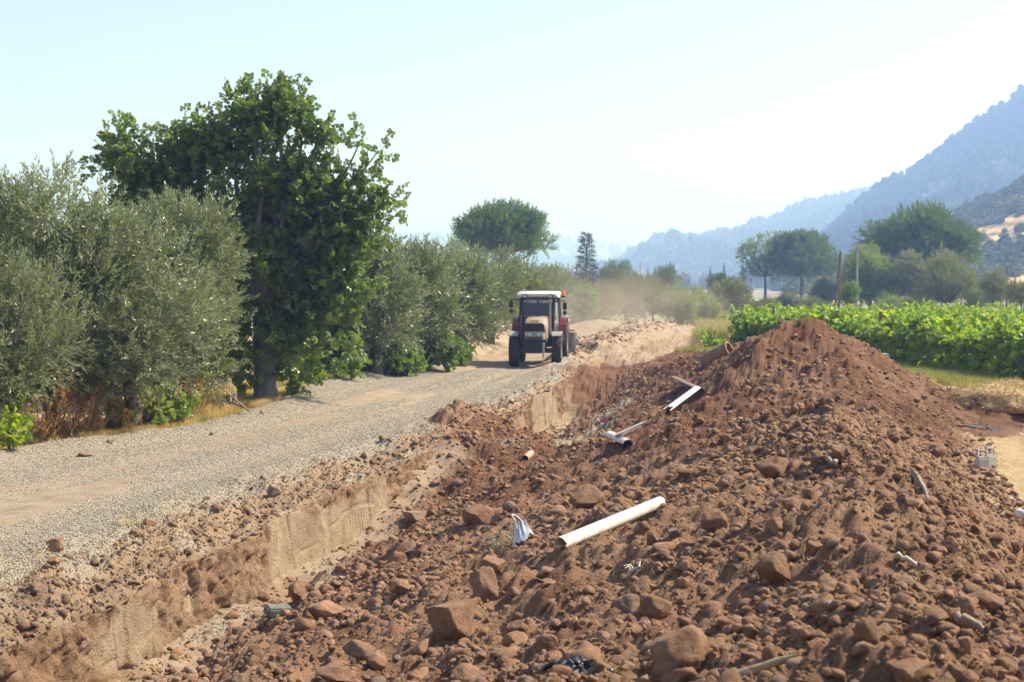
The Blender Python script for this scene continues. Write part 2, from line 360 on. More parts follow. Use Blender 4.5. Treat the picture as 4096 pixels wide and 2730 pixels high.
gravel *= 1 - m_any; tan *= 1 - m_any; straw = straw * (1 - m_any)
damp_and_shade = np.clip(sstep(17, 23, Yg + 3 * n1) * (.75 + .6 * n2 + .4 * big) + .55 * sstep(.1, .5, fbm(Xg * .7, Yg * .7, oct=3, seed=78)), 0, 1) * (cf > C10)
damp_and_shade = np.maximum(damp_and_shade, .8 * plug)  # shade on the soil plug painted in as darker soil
MASK = np.stack([gravel, tan, straw, damp_and_shade], 2).astype(np.float32)

def terrain_material():
    m, nt, b = new_mat('ground_material'); L = nt.links
    pos = gcoord(nt)
    at_ = nt.nodes.new('ShaderNodeAttribute'); at_.attribute_name = 'mask'
    sep = nt.nodes.new('ShaderNodeSeparateColor'); L.new(at_.outputs['Color'], sep.inputs[0])
    soil = ramp(nt, noise(nt, 1.6, 6, .62, pos), [(.28, (.211, .116, .068)), (.5, (.314, .181, .110)), (.74, (.446, .279, .176))])
    soil = mixc(nt, 0.35, soil, ramp(nt, noise(nt, 38, 3, .6, pos), [(.3, (.138, .071, .043)), (.7, (.352, .221, .141))]))
    soil = mixc(nt, at_.outputs['Alpha'], soil, mixc(nt, 1.0, soil, (.52, .42, .39), 'MULTIPLY'))
    tanc = ramp(nt, noise(nt, 2.2, 6, .6, pos), [(.3, (.27, .185, .122)), (.55, (.39, .29, .203)), (.75, (.48, .375, .277))])
    v = nt.nodes.new('ShaderNodeTexVoronoi'); v.inputs['Scale'].default_value = 48; L.new(pos, v.inputs['Vector'])
    vs_ = nt.nodes.new('ShaderNodeSeparateColor'); L.new(v.outputs['Color'], vs_.inputs[0])
    grav = ramp(nt, vs_.outputs[0], [(.0, (.26, .225, .185)), (.4, (.42, .37, .30)), (.8, (.53, .48, .40)), (1, (.60, .55, .47))])
    grav = mixc(nt, .5, grav, (.58, .49, .375))
    strawc = ramp(nt, noise(nt, 3.0, 6, .65, pos), [(.3, (.400, .264, .136)), (.5, (.480, .344, .192)), (.7, (.544, .424, .272))])
    c = mixc(nt, sep.outputs[1], soil, tanc)
    c = mixc(nt, sep.outputs[0], c, grav)
    c = mixc(nt, sep.outputs[2], c, strawc)
    L.new(c, b.inputs['Base Color']); b.inputs['Roughness'].default_value = .95; b.inputs['Specular IOR Level'].default_value = .15
    h1 = noise(nt, 30, 6, .7, pos)
    d = nt.nodes.new('ShaderNodeMath'); d.operation = 'MULTIPLY'; L.new(v.outputs['Distance'], d.inputs[0]); L.new(sep.outputs[0], d.inputs[1])
    sub = nt.nodes.new('ShaderNodeMath'); sub.operation = 'SUBTRACT'; L.new(h1, sub.inputs[0]); L.new(d.outputs[0], sub.inputs[1])
    L.new(bump(nt, sub.outputs[0], 1.0, .05), b.inputs['Normal'])
    return m
M_GROUND = terrain_material()
P3 = np.stack([Xg, Yg, Zg], 2).astype(np.float32)
rr, cc = np.meshgrid(np.arange(NR - 1), np.arange(NC - 1), indexing='ij')
piece = np.zeros((NR - 1, NC - 1), np.int8)          # 0 verge, 1 road, 2 trench bank and wall, 3 spoil heap, 4 stubble field, 5 spill, 6 small heap
piece[cc >= C2] = 1; piece[cc >= C7 + 4] = 2; piece[cc >= C12] = 3; piece[cc >= C18 + 8] = 4
piece[m_spill[:-1, :-1] & (rr > 0)] = 5; piece[m_heap[:-1, :-1]] = 6
def terrain_piece(i, name):
    r, c = np.nonzero(piece == i)
    idx = np.stack([r * NC + c, r * NC + c + 1, (r + 1) * NC + c + 1, (r + 1) * NC + c], 1)
    used, inv = np.unique(idx, return_inverse=True)
    o = obj_np(name, P3.reshape(-1, 3)[used], inv.reshape(-1, 4), M_GROUND)
    a = o.data.attributes.new('mask', 'FLOAT_COLOR', 'POINT'); a.data.foreach_set('color', MASK.reshape(-1, 4)[used].ravel())
    return o
tag(terrain_piece(0, 'verge_ground'), kind='structure')
tag(terrain_piece(1, 'gravel_road'), kind='structure')
tag(terrain_piece(2, 'trench_terrain'), kind='structure')
tag(terrain_piece(3, 'spoil_heap'), 'long brown heap of stony dug soil running beside the trench', 'dirt mound')
tag(terrain_piece(4, 'stubble_field'), kind='structure')
tag(terrain_piece(5, 'soil_pile'), 'loose brown soil pile spilled across the trench below the road edge', 'dirt pile')
tag(terrain_piece(6, 'soil_pile'), 'small low brown soil pile on the straw field beside the hay', 'dirt pile')
# the plain beyond, one sheet to the horizon with a gap for the built ground
def plain_sheet():
    x0, x1 = -66.0, 88.0; V = []; Fs = []
    xs = np.array([-2900, -900, -66, 5, 88, 900, 3900.0]); yy = np.array([-280, 4.0, 91.6, 300, 1200, 4750.0])
    for y in yy:
        for x in xs: V.append((x, y, .37))
    n = len(xs)
    for r in range(len(yy) - 1):
        for c in range(n - 1):
            if r == 1 and c in (2, 3): continue
            Fs.append((r * n + c, r * n + c + 1, (r + 1) * n + c + 1, (r + 1) * n + c))
    m, nt, b = new_mat('plain_material'); pos = gcoord(nt)
    c = ramp(nt, noise(nt, .02, 6, .65, pos), [(.35, (.09, .11, .045)), (.5, (.30, .24, .13)), (.62, (.14, .15, .06)), (.75, (.42, .32, .19))])
    nt.links.new(c, b.inputs['Base Color']); b.inputs['Roughness'].default_value = 1
    o = obj_np('ground', np.array(V), np.array(Fs), m, smooth=False); tag(o, kind='structure')
plain_sheet()
# ------------------------------------------------------------------ the cut face of the trench, at its own finer resolution
def cut_wall(name, y0, y1, step, seed, label=None):
    yv = np.arange(y0, y1, step); nz = max(24, int(.85 / step)); nb = 10
    kt = [np.interp(yv, Yr, keys[:, k, 1]) for k in (9, 10)]; x0 = xT(yv) + .10 * 0 + .06 * fbm(yv * .55, yv * 0 + 3.1, oct=3, seed=5) + .06 * vnoise(yv * .45, yv * 0, seed=31)
    h = np.linspace(0, 1, nz); Y, Hh = np.meshgrid(yv, h, indexing='ij'); zt = kt[0] + .03 + .05 * fbm(yv * 2.2, yv * 0, oct=3, seed=seed + 9); zb = kt[1] - .14
    Z = zb[:, None] + (zt - zb)[:, None] * Hh; X = np.repeat(x0[:, None], nz, 1)
    # bites of the bucket: cells along the wall with their own depth, ragged edges between them
    yc = Y + .10 * vnoise(Y * 3, Z * 2.2, seed=seed) + .04 * vnoise(Y * 9, Z * 7, seed=seed + 1); yc = yc + .55 * vnoise(Y * .55, Y * 0, seed=seed + 20); cw = 1.1
    ci = np.floor(yc / cw); hsh = lambda a, s: _hash(a.astype(np.int64), a.astype(np.int64) * 0 + s, a.astype(np.int64) * 0, seed)
    d = .075 * hsh(ci, 1); fr = yc / cw - ci
    d += .03 * (fr - .5) * hsh(ci, 2) * 2
    smooth = sstep(-.4, .45, vnoise(Y * .8, Z * 1.5, seed=seed + 2) + .10 - 1.2 * np.clip(Hh - .55, 0, 1)) * sstep(13.2, 14.6, Y)
    rg = 1 - smooth
    # scraped faces: tooth marks and torn horizontal cracks
    d += smooth * .007 * np.sin(Y * 2 * math.pi / .11 + 2 * vnoise(Y * 2, Z * 3, seed=seed + 3)) * sstep(0, .4, hsh(ci, 3))
    for q in range(2):
        zc = zb[:, None] + (zt - zb)[:, None] * (.26 + .22 * q + .16 * hsh(ci, 4 + q)) + .07 * vnoise(Y * 1.8, Y * 0, seed=seed + 4 + q)
        d -= smooth * .028 * np.exp(-((Z - zc) / .014) ** 2) * sstep(0, .5, vnoise(Y * 1.6, Y * 0, seed=seed + 6 + q)); d += smooth * .010 * sstep(0, .05, zc - Z) * sstep(0, .5, vnoise(Y * 1.6, Y * 0, seed=seed + 6 + q))
    # crumbled earth: lumps, holes, vertical fissures
    l1 = fbm(Y * 5, X * 3, Z * 5, oct=5, seed=seed + 10, gain=.62); l2 = np.maximum(0, vnoise(Y * 13, Z * 13, seed=seed + 11)) ** 1.5
    d += rg * (.13 * l1 + .07 * l2 * sstep(0, .3, vnoise(Y * 2, Z * 2, seed=seed + 12)))
    fs = np.clip(np.abs(vnoise(Y * 2.1, Z * .45, seed=seed + 13)) * 16, 0, 1); d -= .09 * (1 - fs) * (.4 + .6 * rg)
    d += smooth * .016 * fbm(Y * 7, X * 3, Z * 7, oct=4, seed=seed + 21, gain=.6) + .008 * fbm(Y * 30, X * 9, Z * 30, oct=3, seed=seed + 14, gain=.7) * (.4 + rg)
    X = X + d + .05 * (1 - Hh) - .03
    # lip: bends back over the bank and dives under it
    Xb, Zb, Yb = [], [], []
    for k in range(1, nb + 1):
        t = k / nb; xb = X[:, -1] - .32 * t; zz = np.array([surf(a, b) for a, b in zip(xb, yv)])
        w = sstep(0, .6, np.full_like(yv, t)); zk = Z[:, -1] * (1 - w) + (zz - .03 - .05 * t) * w + .05 * fbm(yv * 9, np.full_like(yv, t * 3), oct=4, seed=seed + 15) * (1 - t)
        Xb.append(xb); Zb.append(zk); Yb.append(yv)
    X = np.concatenate([X, np.stack(Xb, 1)], 1); Z = np.concatenate([Z, np.stack(Zb, 1)], 1); Y = np.concatenate([Y, np.stack(Yb, 1)], 1); N = nz + nb
    V = np.stack([X, Y, Z], 2).reshape(-1, 3); r, c = np.meshgrid(np.arange(len(yv) - 1), np.arange(N - 1), indexing='ij'); r = r.ravel(); c = c.ravel()
    o = obj_np(name, V, np.stack([r * N + c, (r + 1) * N + c, (r + 1) * N + c + 1, r * N + c + 1], 1), M_GROUND)
    tn = np.concatenate([.25 + .75 * smooth, np.full((len(yv), nb), .45)], 1); m = np.stack([np.zeros_like(tn), np.clip(tn + .2 * fbm(Y * 3, Z * 3, oct=3, seed=seed + 16), 0, 1), np.zeros_like(tn), .25 * (1 - tn)], 2).astype(np.float32)
    a = o.data.attributes.new('mask', 'FLOAT_COLOR', 'POINT'); a.data.foreach_set('color', m.ravel()); return tag(o, kind='structure')
cut_wall('trench_wall', 11.5, 30.5, .021, 140)
cut_wall('trench_wall', 32.0, 48.3, .03, 160)
# ------------------------------------------------------------------ instancing of uncountable stuff (geometry nodes)
LIB = {}
def lib(name, objs):
    c = bpy.data.collections.new(name)
    for i, (V, Fq, mat, sm) in enumerate(objs):
        me = mesh_np('%s_%02d' % (name, i), V, Fq, sm); me.materials.append(mat)
        c.objects.link(bpy.data.objects.new('%s_%02d' % (name, i), me))
    LIB[name] = c; return c
def scatter_group(coll):
    g = bpy.data.node_groups.new('scatter_' + coll.name, 'GeometryNodeTree')
    g.interface.new_socket('Geometry', in_out='INPUT', socket_type='NodeSocketGeometry')
    g.interface.new_socket('Geometry', in_out='OUTPUT', socket_type='NodeSocketGeometry')
    N = g.nodes; L = g.links
    gi = N.new('NodeGroupInput'); go = N.new('NodeGroupOutput'); iop = N.new('GeometryNodeInstanceOnPoints')
    ci = N.new('GeometryNodeCollectionInfo'); ci.inputs['Collection'].default_value = coll
    ci.inputs['Separate Children'].default_value = True; ci.inputs['Reset Children'].default_value = True
    def attr(n, t):
        a = N.new('GeometryNodeInputNamedAttribute'); a.data_type = t; a.inputs['Name'].default_value = n; return a.outputs[0]
    e2r = N.new('FunctionNodeEulerToRotation'); L.new(attr('rot', 'FLOAT_VECTOR'), e2r.inputs[0])
    L.new(gi.outputs[0], iop.inputs['Points']); L.new(ci.outputs[0], iop.inputs['Instance']); iop.inputs['Pick Instance'].default_value = True
    L.new(attr('pick', 'INT'), iop.inputs['Instance Index']); L.new(e2r.outputs[0], iop.inputs['Rotation']); L.new(attr('size', 'FLOAT_VECTOR'), iop.inputs['Scale'])
    L.new(iop.outputs[0], go.inputs[0]); return g
GRP = {}
def scatter(name, coll, P, rot, size, pick):
    n = len(P); me = bpy.data.meshes.new(name); me.vertices.add(n); me.vertices.foreach_set('co', np.asarray(P, np.float32).ravel())
    if np.ndim(size) == 1: size = np.repeat(np.asarray(size)[:, None], 3, 1)
    for nm, tp, d, f in (('rot', 'FLOAT_VECTOR', rot, 'vector'), ('size', 'FLOAT_VECTOR', size, 'vector'), ('pick', 'INT', pick, 'value')):
        a = me.attributes.new(nm, tp, 'POINT'); a.data.foreach_set(f, np.asarray(d, np.int32 if tp == 'INT' else np.float32).ravel())
    o = bpy.data.objects.new(name, me); link(o)
    if coll not in GRP: GRP[coll] = scatter_group(LIB[coll])
    md = o.modifiers.new('scatter', 'NODES'); md.node_group = GRP[coll]
    return tag(o, kind='stuff')
_ico = {}
def ico(sub):
    if sub not in _ico:
        bm = bmesh.new(); bmesh.ops.create_icosphere(bm, subdivisions=sub, radius=1.0)
        _ico[sub] = (np.array([v.co[:] for v in bm.verts]), np.array([[v.index for v in f.verts] for f in bm.faces])); bm.free()
    return _ico[sub][0].copy(), _ico[sub][1].copy()

# ------------------------------------------------------------------ hills
def foliage_far(name, a, b):
    m, nt, bs = new_mat(name); oi = nt.nodes.new('ShaderNodeObjectInfo').outputs['Random']
    c = mixc(nt, oi, a, b); n = noise(nt, 1.2, 3, .6, gcoord(nt)); c = mixc(nt, n, c, [x * .6 for x in a])
    nt.links.new(c, bs.inputs['Base Color']); bs.inputs['Roughness'].default_value = .9; bs.inputs['Specular IOR Level'].default_value = .35
    return m
M_FAR = foliage_far('far_tree_leaves', (.11, .145, .05), (.21, .225, .09))
def blob(seed, sz=(1, 1, 1), amp=.35, cone=False, sub=2):
    """a small far tree: dark core plus a few hundred leaf-clump faces, uneven outline"""
    V, Fq = ico(sub); r_ = np.random.default_rng(seed)
    V = V * (.86 + amp * fbm(V[:, 0] * 2.1 + seed, V[:, 1] * 2.1, V[:, 2] * 2.1, oct=3, seed=seed)[:, None])
    n = 420; d = r_.normal(size=(n, 3)); d /= np.linalg.norm(d, axis=1, keepdims=True)
    rad = .9 + amp * 1.3 * fbm(d[:, 0] * 2.1 + seed, d[:, 1] * 2.1, d[:, 2] * 2.1, oct=3, seed=seed) + .1 * r_.normal(size=n)
    c = d * rad[:, None]; u = r_.normal(size=(n, 3)) * .13; w = r_.normal(size=(n, 3)) * .13
    T = np.stack([c + u, c + w, c - (u + w) * .7], 1).reshape(-1, 3)
    Fq = np.concatenate([Fq, len(V) + np.arange(3 * n).reshape(-1, 3)]); V = np.concatenate([V, T])
    if cone: V[:, :2] *= (np.clip(1.05 - (V[:, 2:3] + 1) / 2, .06, 1))
    V[:, 2] += .75; return V * np.array(sz), Fq
lib('far_tree', [(*blob(200 + i, (.5, .5, .55 + .1 * (i % 3))), M_FAR, False) for i in range(5)] + [(*blob(230 + i, (.28, .28, .9), .2, True), M_FAR, False) for i in range(2)])

M_SCRUB = foliage_far('scrub_leaves', (.17, .20, .075), (.30, .31, .13))
lib('scrub', [(*blob(250 + i, (.5, .5, .42)), M_SCRUB, False) for i in range(5)])

def hill_material(name, scrub, dry, sc, attr=False):
    m, nt, b = new_mat(name); pos = gcoord(nt)
    c = ramp(nt, noise(nt, sc, 8, .68, pos), [(.36, [x * .7 for x in scrub]), (.52, scrub), (.66, [(x + y) / 2 for x, y in zip(scrub, dry)]), (.8, dry)])
    if attr:
        a = nt.nodes.new('ShaderNodeAttribute'); a.attribute_name = 'bare'
        c = mixc(nt, a.outputs['Fac'], c, ramp(nt, noise(nt, .15, 5, .6, pos), [(.35, (.55, .34, .18)), (.65, (.75, .52, .30))]))
    nt.links.new(c, b.inputs['Base Color']); b.inputs['Roughness'].default_value = 1; b.inputs['Specular IOR Level'].default_value = .05
    return m
def hill(name, ridge, D, y0, seed, mat, amp=.06, back=1.5, nx=150, ny=60, mask=None, power=1.1):
    """ridge: silhouette pixels at distance D; slopes down to the plain at y0 in front and behind"""
    rp = np.array([at(px, py, D) for px, py in ridge]); xs = np.linspace(rp[0, 0], rp[-1, 0], nx)
    zr = np.interp(xs, rp[:, 0], rp[:, 2])
    yy = np.concatenate([np.linspace(y0, D, int(ny * .75), endpoint=False), np.linspace(D, D + (D - y0) * back, ny - int(ny * .75))])
    X, Y = np.meshgrid(xs, yy)
    prof = np.where(Y <= D, np.clip((Y - y0) / (D - y0), 0, 1) ** power, np.clip(1 - (Y - D) / ((D - y0) * back), 0, 1))
    # the ridge line keeps its bearing from the valley, so it fans out with distance
    Xf = X * (Y / D)
    s = (D - y0) / 6
    fold = fbm(Xf / s, Y / s, oct=5, seed=seed, ridged=True)
    Z = zr[None, :] * prof
    Z = Z + amp * zr.max() * fold * np.minimum(1, prof * 3) * np.where(Y <= D, (1 - prof) * 1.6 + .05, .05)
    Z[0] = -3; Z[-1] = -3
    V = np.stack([Xf, Y, Z], 2).reshape(-1, 3); n = nx
    r, c = np.meshgrid(np.arange(len(yy) - 1), np.arange(nx - 1), indexing='ij'); r = r.ravel(); c = c.ravel()
    Fq = np.stack([r * n + c, r * n + c + 1, (r + 1) * n + c + 1, (r + 1) * n + c], 1)
    o = obj_np(name, V, Fq, mat); tag(o, kind='structure')
    return o, Xf, Y, Z, prof
def hill_trees(name, Xf, Y, Z, prof, n, h, seed, dens=None, coll='far_tree'):
    r_ = np.random.default_rng(seed); ny, nx = Z.shape
    k = n * 6; ri = r_.random(k) * (ny - 1.01); ci = r_.random(k) * (nx - 1.01)
    r0 = ri.astype(int); c0 = ci.astype(int); fr = ri - r0; fc = ci - c0
    def smp(A): return A[r0, c0] * (1 - fr) * (1 - fc) + A[r0 + 1, c0] * fr * (1 - fc) + A[r0, c0 + 1] * (1 - fr) * fc + A[r0 + 1, c0 + 1] * fr * fc
    P = np.stack([smp(Xf), smp(Y), smp(Z)], 1); D = Y.max()
    keep = (P[:, 2] > 1) & (np.abs(P[:, 0] / P[:, 1]) < .5)
    if dens is not None: keep &= r_.random(k) < dens(P)
    P = P[keep][:n]; n = len(P)
    sz = h * (.55 + .7 * r_.random(n) ** 1.5); size = np.stack([sz, sz, sz * (.9 + .4 * r_.random(n))], 1)
    rot = np.stack([r_.normal(0, .06, n), r_.normal(0, .06, n), r_.random(n) * 6.28], 1)
    return scatter(name, coll, P - np.array([0, 0, .1 * h]), rot, size, r_.integers(0, 5, n))
hm1 = hill_material('hazy_hill', (.15, .16, .085), (.50, .40, .27), .02)
hm2 = hill_material('green_slope', (.17, .17, .085), (.50, .38, .24), .05, True)
H = hill('hills', [(-900, 985), (300, 975), (900, 985), (1250, 990), (1570, 968), (1650, 958), (1800, 955), (1900, 960), (2150, 965), (2260, 972), (2330, 980), (2450, 1000), (2560, 990), (2700, 1005), (2900, 1030), (3100, 1080), (3300, 1130)], 4000, 2500, 301, hm1, .12, back=.5)
hill_trees('hillside_wood', *H[1:], 3200, 16, 302, lambda P: sstep(-.2, .3, fbm(P[:, 0] / 180, P[:, 1] / 180, oct=3, seed=303)))
H = hill('hills', [(2380, 1130), (2480, 1075), (2560, 1015), (2640, 972), (2700, 955), (2740, 962), (2780, 975), (2800, 978), (2860, 962), (2960, 925), (3050, 905), (3200, 850), (3320, 810), (3480, 780), (3700, 720), (4100, 560), (4600, 420)], 2250, 1350, 311, hm1, .10, back=.8)
hill_trees('hillside_wood', *H[1:], 5200, 12, 312, lambda P: .35 + .65 * sstep(-.3, .2, fbm(P[:, 0] / 120, P[:, 1] / 120, oct=3, seed=313)))
H = hill('mountain', [(3010, 1135), (3120, 1080), (3220, 1010), (3300, 940), (3400, 850), (3470, 790), (3550, 735), (3640, 702), (3740, 622), (3830, 558), (3900, 495), (3960, 456), (4020, 415), (4096, 352), (4400, 170), (4800, -50), (5300, -200)], 1200, 660, 321, hm1, .05, back=.8, nx=170, ny=80, power=1.25)
hill_trees('mountain_wood', *H[1:], 9000, 5.2, 322, lambda P: .25 + .75 * sstep(-.3, .2, fbm(P[:, 0] / 70, P[:, 1] / 70, oct=3, seed=323)))
H = hill('hillside', [(3150, 1138), (3250, 1105), (3360, 1050), (3500, 985), (3650, 930), (3780, 862), (3900, 810), (4000, 765), (4096, 705), (4400, 520), (4900, 330), (5400, 250)], 470, 260, 331, hm2, .03, back=.8, nx=190, ny=110, power=1.0)
def bare_mask(X, Y, Z):
    px = 2048 + F * X / Y; py = HY - F * (Z - CAM_Z) / Y
    w = 9 * fbm(px / 70, py / 90, oct=3, seed=335); b = np.zeros_like(px)
    for (x0, x1, yc, h) in ((3970, 4400, 884, 12), (3905, 4400, 922, 12), (3850, 4400, 958, 9), (3850, 3960, 988, 6), (3385, 3460, 1010, 14), (3790, 3825, 857, 9), (4020, 4400, 1130, 26), (3850, 3900, 1035, 7)):
        b = np.maximum(b, sstep(x0 - 10, x0 + 15, px + w) * (1 - sstep(x1 - 15, x1 + 10, px + w)) * (1 - sstep(h * .6, h * 1.2, np.abs(py + w - yc - (px - x0) * -.06))))
    return b
bm_ = bare_mask(H[1], H[2], H[3])
a_ = H[0].data.attributes.new('bare', 'FLOAT', 'POINT'); a_.data.foreach_set('value', bm_.ravel().astype(np.float32))
hill_trees('hillside_scrub', *H[1:], 5500, 2.1, 332, lambda P: (1 - bare_mask(P[:, 0], P[:, 1], P[:, 2])) * (1 - bare_mask(P[:, 0], P[:, 1], P[:, 2] + 1.6)) * (.12 + .88 * sstep(-.35, .2, fbm(P[:, 0] / 30, P[:, 1] / 30, oct=3, seed=333))), 'scrub')
# scattered trees of the valley floor, too far to count
n = 900; r_ = np.random.default_rng(340); yv = 400 + 1700 * r_.random(n) ** 1.3; xv = (r_.random(n) - .42) * .86 * yv
P = np.stack([xv, yv, np.full(n, .3)], 1); sz = 3 + 3 * r_.random(n) + yv / 500
scatter('valley_wood', 'far_tree', P, np.stack([0 * sz, 0 * sz, r_.random(n) * 6.28], 1), sz, np.where(r_.random(n) < .15, 5, r_.integers(0, 5, n)))

# ------------------------------------------------------------------ air: haze over the valley
def haze():
    mb = MB(); mb.box((500, 2250, 221), (7000, 5100, 448))
    m = bpy.data.materials.new('haze_air'); m.use_nodes = True; nt = m.node_tree; nt.nodes.clear()
    out = nt.nodes.new('ShaderNodeOutputMaterial'); v = nt.nodes.new('ShaderNodeVolumePrincipled')
    v.inputs['Color'].default_value = (.295, .475, 1.0, 1); v.inputs['Absorption Color'].default_value = (.88, .94, 1, 1); v.inputs['Density'].default_value = HAZE
    v.inputs['Anisotropy'].default_value = .35
    nt.links.new(v.outputs[0], out.inputs['Volume'])
    tag(mb.build('haze', m), kind='stuff')
HAZE = .00085
haze()
# ------------------------------------------------------------------ clods, stones, boulders
def clod_material(name, a, b, c, dust=.35):
    m, nt, bs = new_mat(name); L = nt.links
    tc = nt.nodes.new('ShaderNodeTexCoord').outputs['Object']; oi = nt.nodes.new('ShaderNodeObjectInfo').outputs['Random']
    pos = gcoord(nt)
    n = noise(nt, 9, 6, .65, pos)
    c0 = ramp(nt, n, [(.28, a), (.52, b), (.78, c)])
    c1 = mixc(nt, oi, c0, ramp(nt, n, [(.3, [x * .5 for x in b]), (.75, [x * .9 for x in b])]))
    L.new(c1, bs.inputs['Base Color']); bs.inputs['Roughness'].default_value = .95; bs.inputs['Specular IOR Level'].default_value = .15
    L.new(bump(nt, noise(nt, 42, 6, .75, pos), .9, .03), bs.inputs['Normal'])
    return m
M_CLOD = clod_material('soil_clod', (.219, .117, .070), (.354, .207, .128), (.489, .313, .204))
M_PALE = clod_material('pale_stone', (.22, .15, .105), (.32, .225, .165), (.42, .31, .235))
M_TANC = clod_material('bank_clod', (.19, .115, .074), (.28, .185, .125), (.38, .27, .19))
M_GREY = clod_material('grey_stone', (.17, .165, .16), (.24, .235, .225), (.32, .31, .29))
M_GRAV = clod_material('gravel_stone', (.34, .285, .22), (.49, .42, .335), (.62, .55, .455))
def clod(seed, sub=3, cuts=13, rnd=.22, depth=(.42, .85)):
    """an angular lump: a ball cut by random planes, then roughened"""
    V, Fq = ico(sub); r_ = np.random.default_rng(seed)
    for _ in range(cuts):
        d = r_.normal(size=3); d /= np.linalg.norm(d); h = r_.uniform(*depth)
        k = V @ d; V = V - np.maximum(0, k - h)[:, None] * d * .92
    nrm = V / np.linalg.norm(V, axis=1, keepdims=True)
    V = V * (1 + rnd * fbm(nrm[:, 0] * 2.6 + seed, nrm[:, 1] * 2.6, nrm[:, 2] * 2.6, oct=5, seed=seed, gain=.68)[:, None])
    V = V / np.abs(V).max(0) ; return V, Fq
CL = [clod(500 + i) for i in range(16)]
RND = [clod(540 + i, 3, 3, .10, (.8, 1.0)) for i in range(6)]
HI = [clod(560 + i, 4, 12, .17, (.42, .85)) for i in range(8)]; HIR = [clod(580 + i, 4, 11, .17, (.48, .9)) for i in range(4)]
def share(kind, lst, mat):
    out = []
    for V, Fq in lst:
        me = mesh_np(kind, V, Fq, True); me.materials.append(mat); out.append(me)
    return out
ME_CL = share('clod', CL, M_CLOD); ME_RND = share('stone', RND, M_PALE); ME_HI = share('boulder', HI, M_CLOD); ME_HIR = share('boulder', HIR, M_CLOD)
ME_BK = share('clod', CL[:8], M_TANC); ME_PHI = share('boulder', HI[:3], M_PALE); ME_GHI = share('boulder', HI[3:6], M_GREY)
ry_ = lambda s: Euler((0, 0, 0))
def put_rock(name, me, px, py, wpx, hpx, label, cat, group=None, rz=0.0, tilt=(0, 0), dep=.9, sink=.2):
    """stands a rock on the ground under a pixel (its foot), width and height as seen"""
    p = hit(px, py); s = p[1] / F; w = wpx * s / 2; h = hpx * s / 2
    o = bpy.data.objects.new(name, me); link(o)
    o.location = (p[0], p[1] + w * dep * .6, p[2] + h * (1 - 2 * sink)); o.rotation_euler = (tilt[0], tilt[1], rz); o.scale = (w, w * dep, h * 1.12)
    return tag(o, label, cat, group)
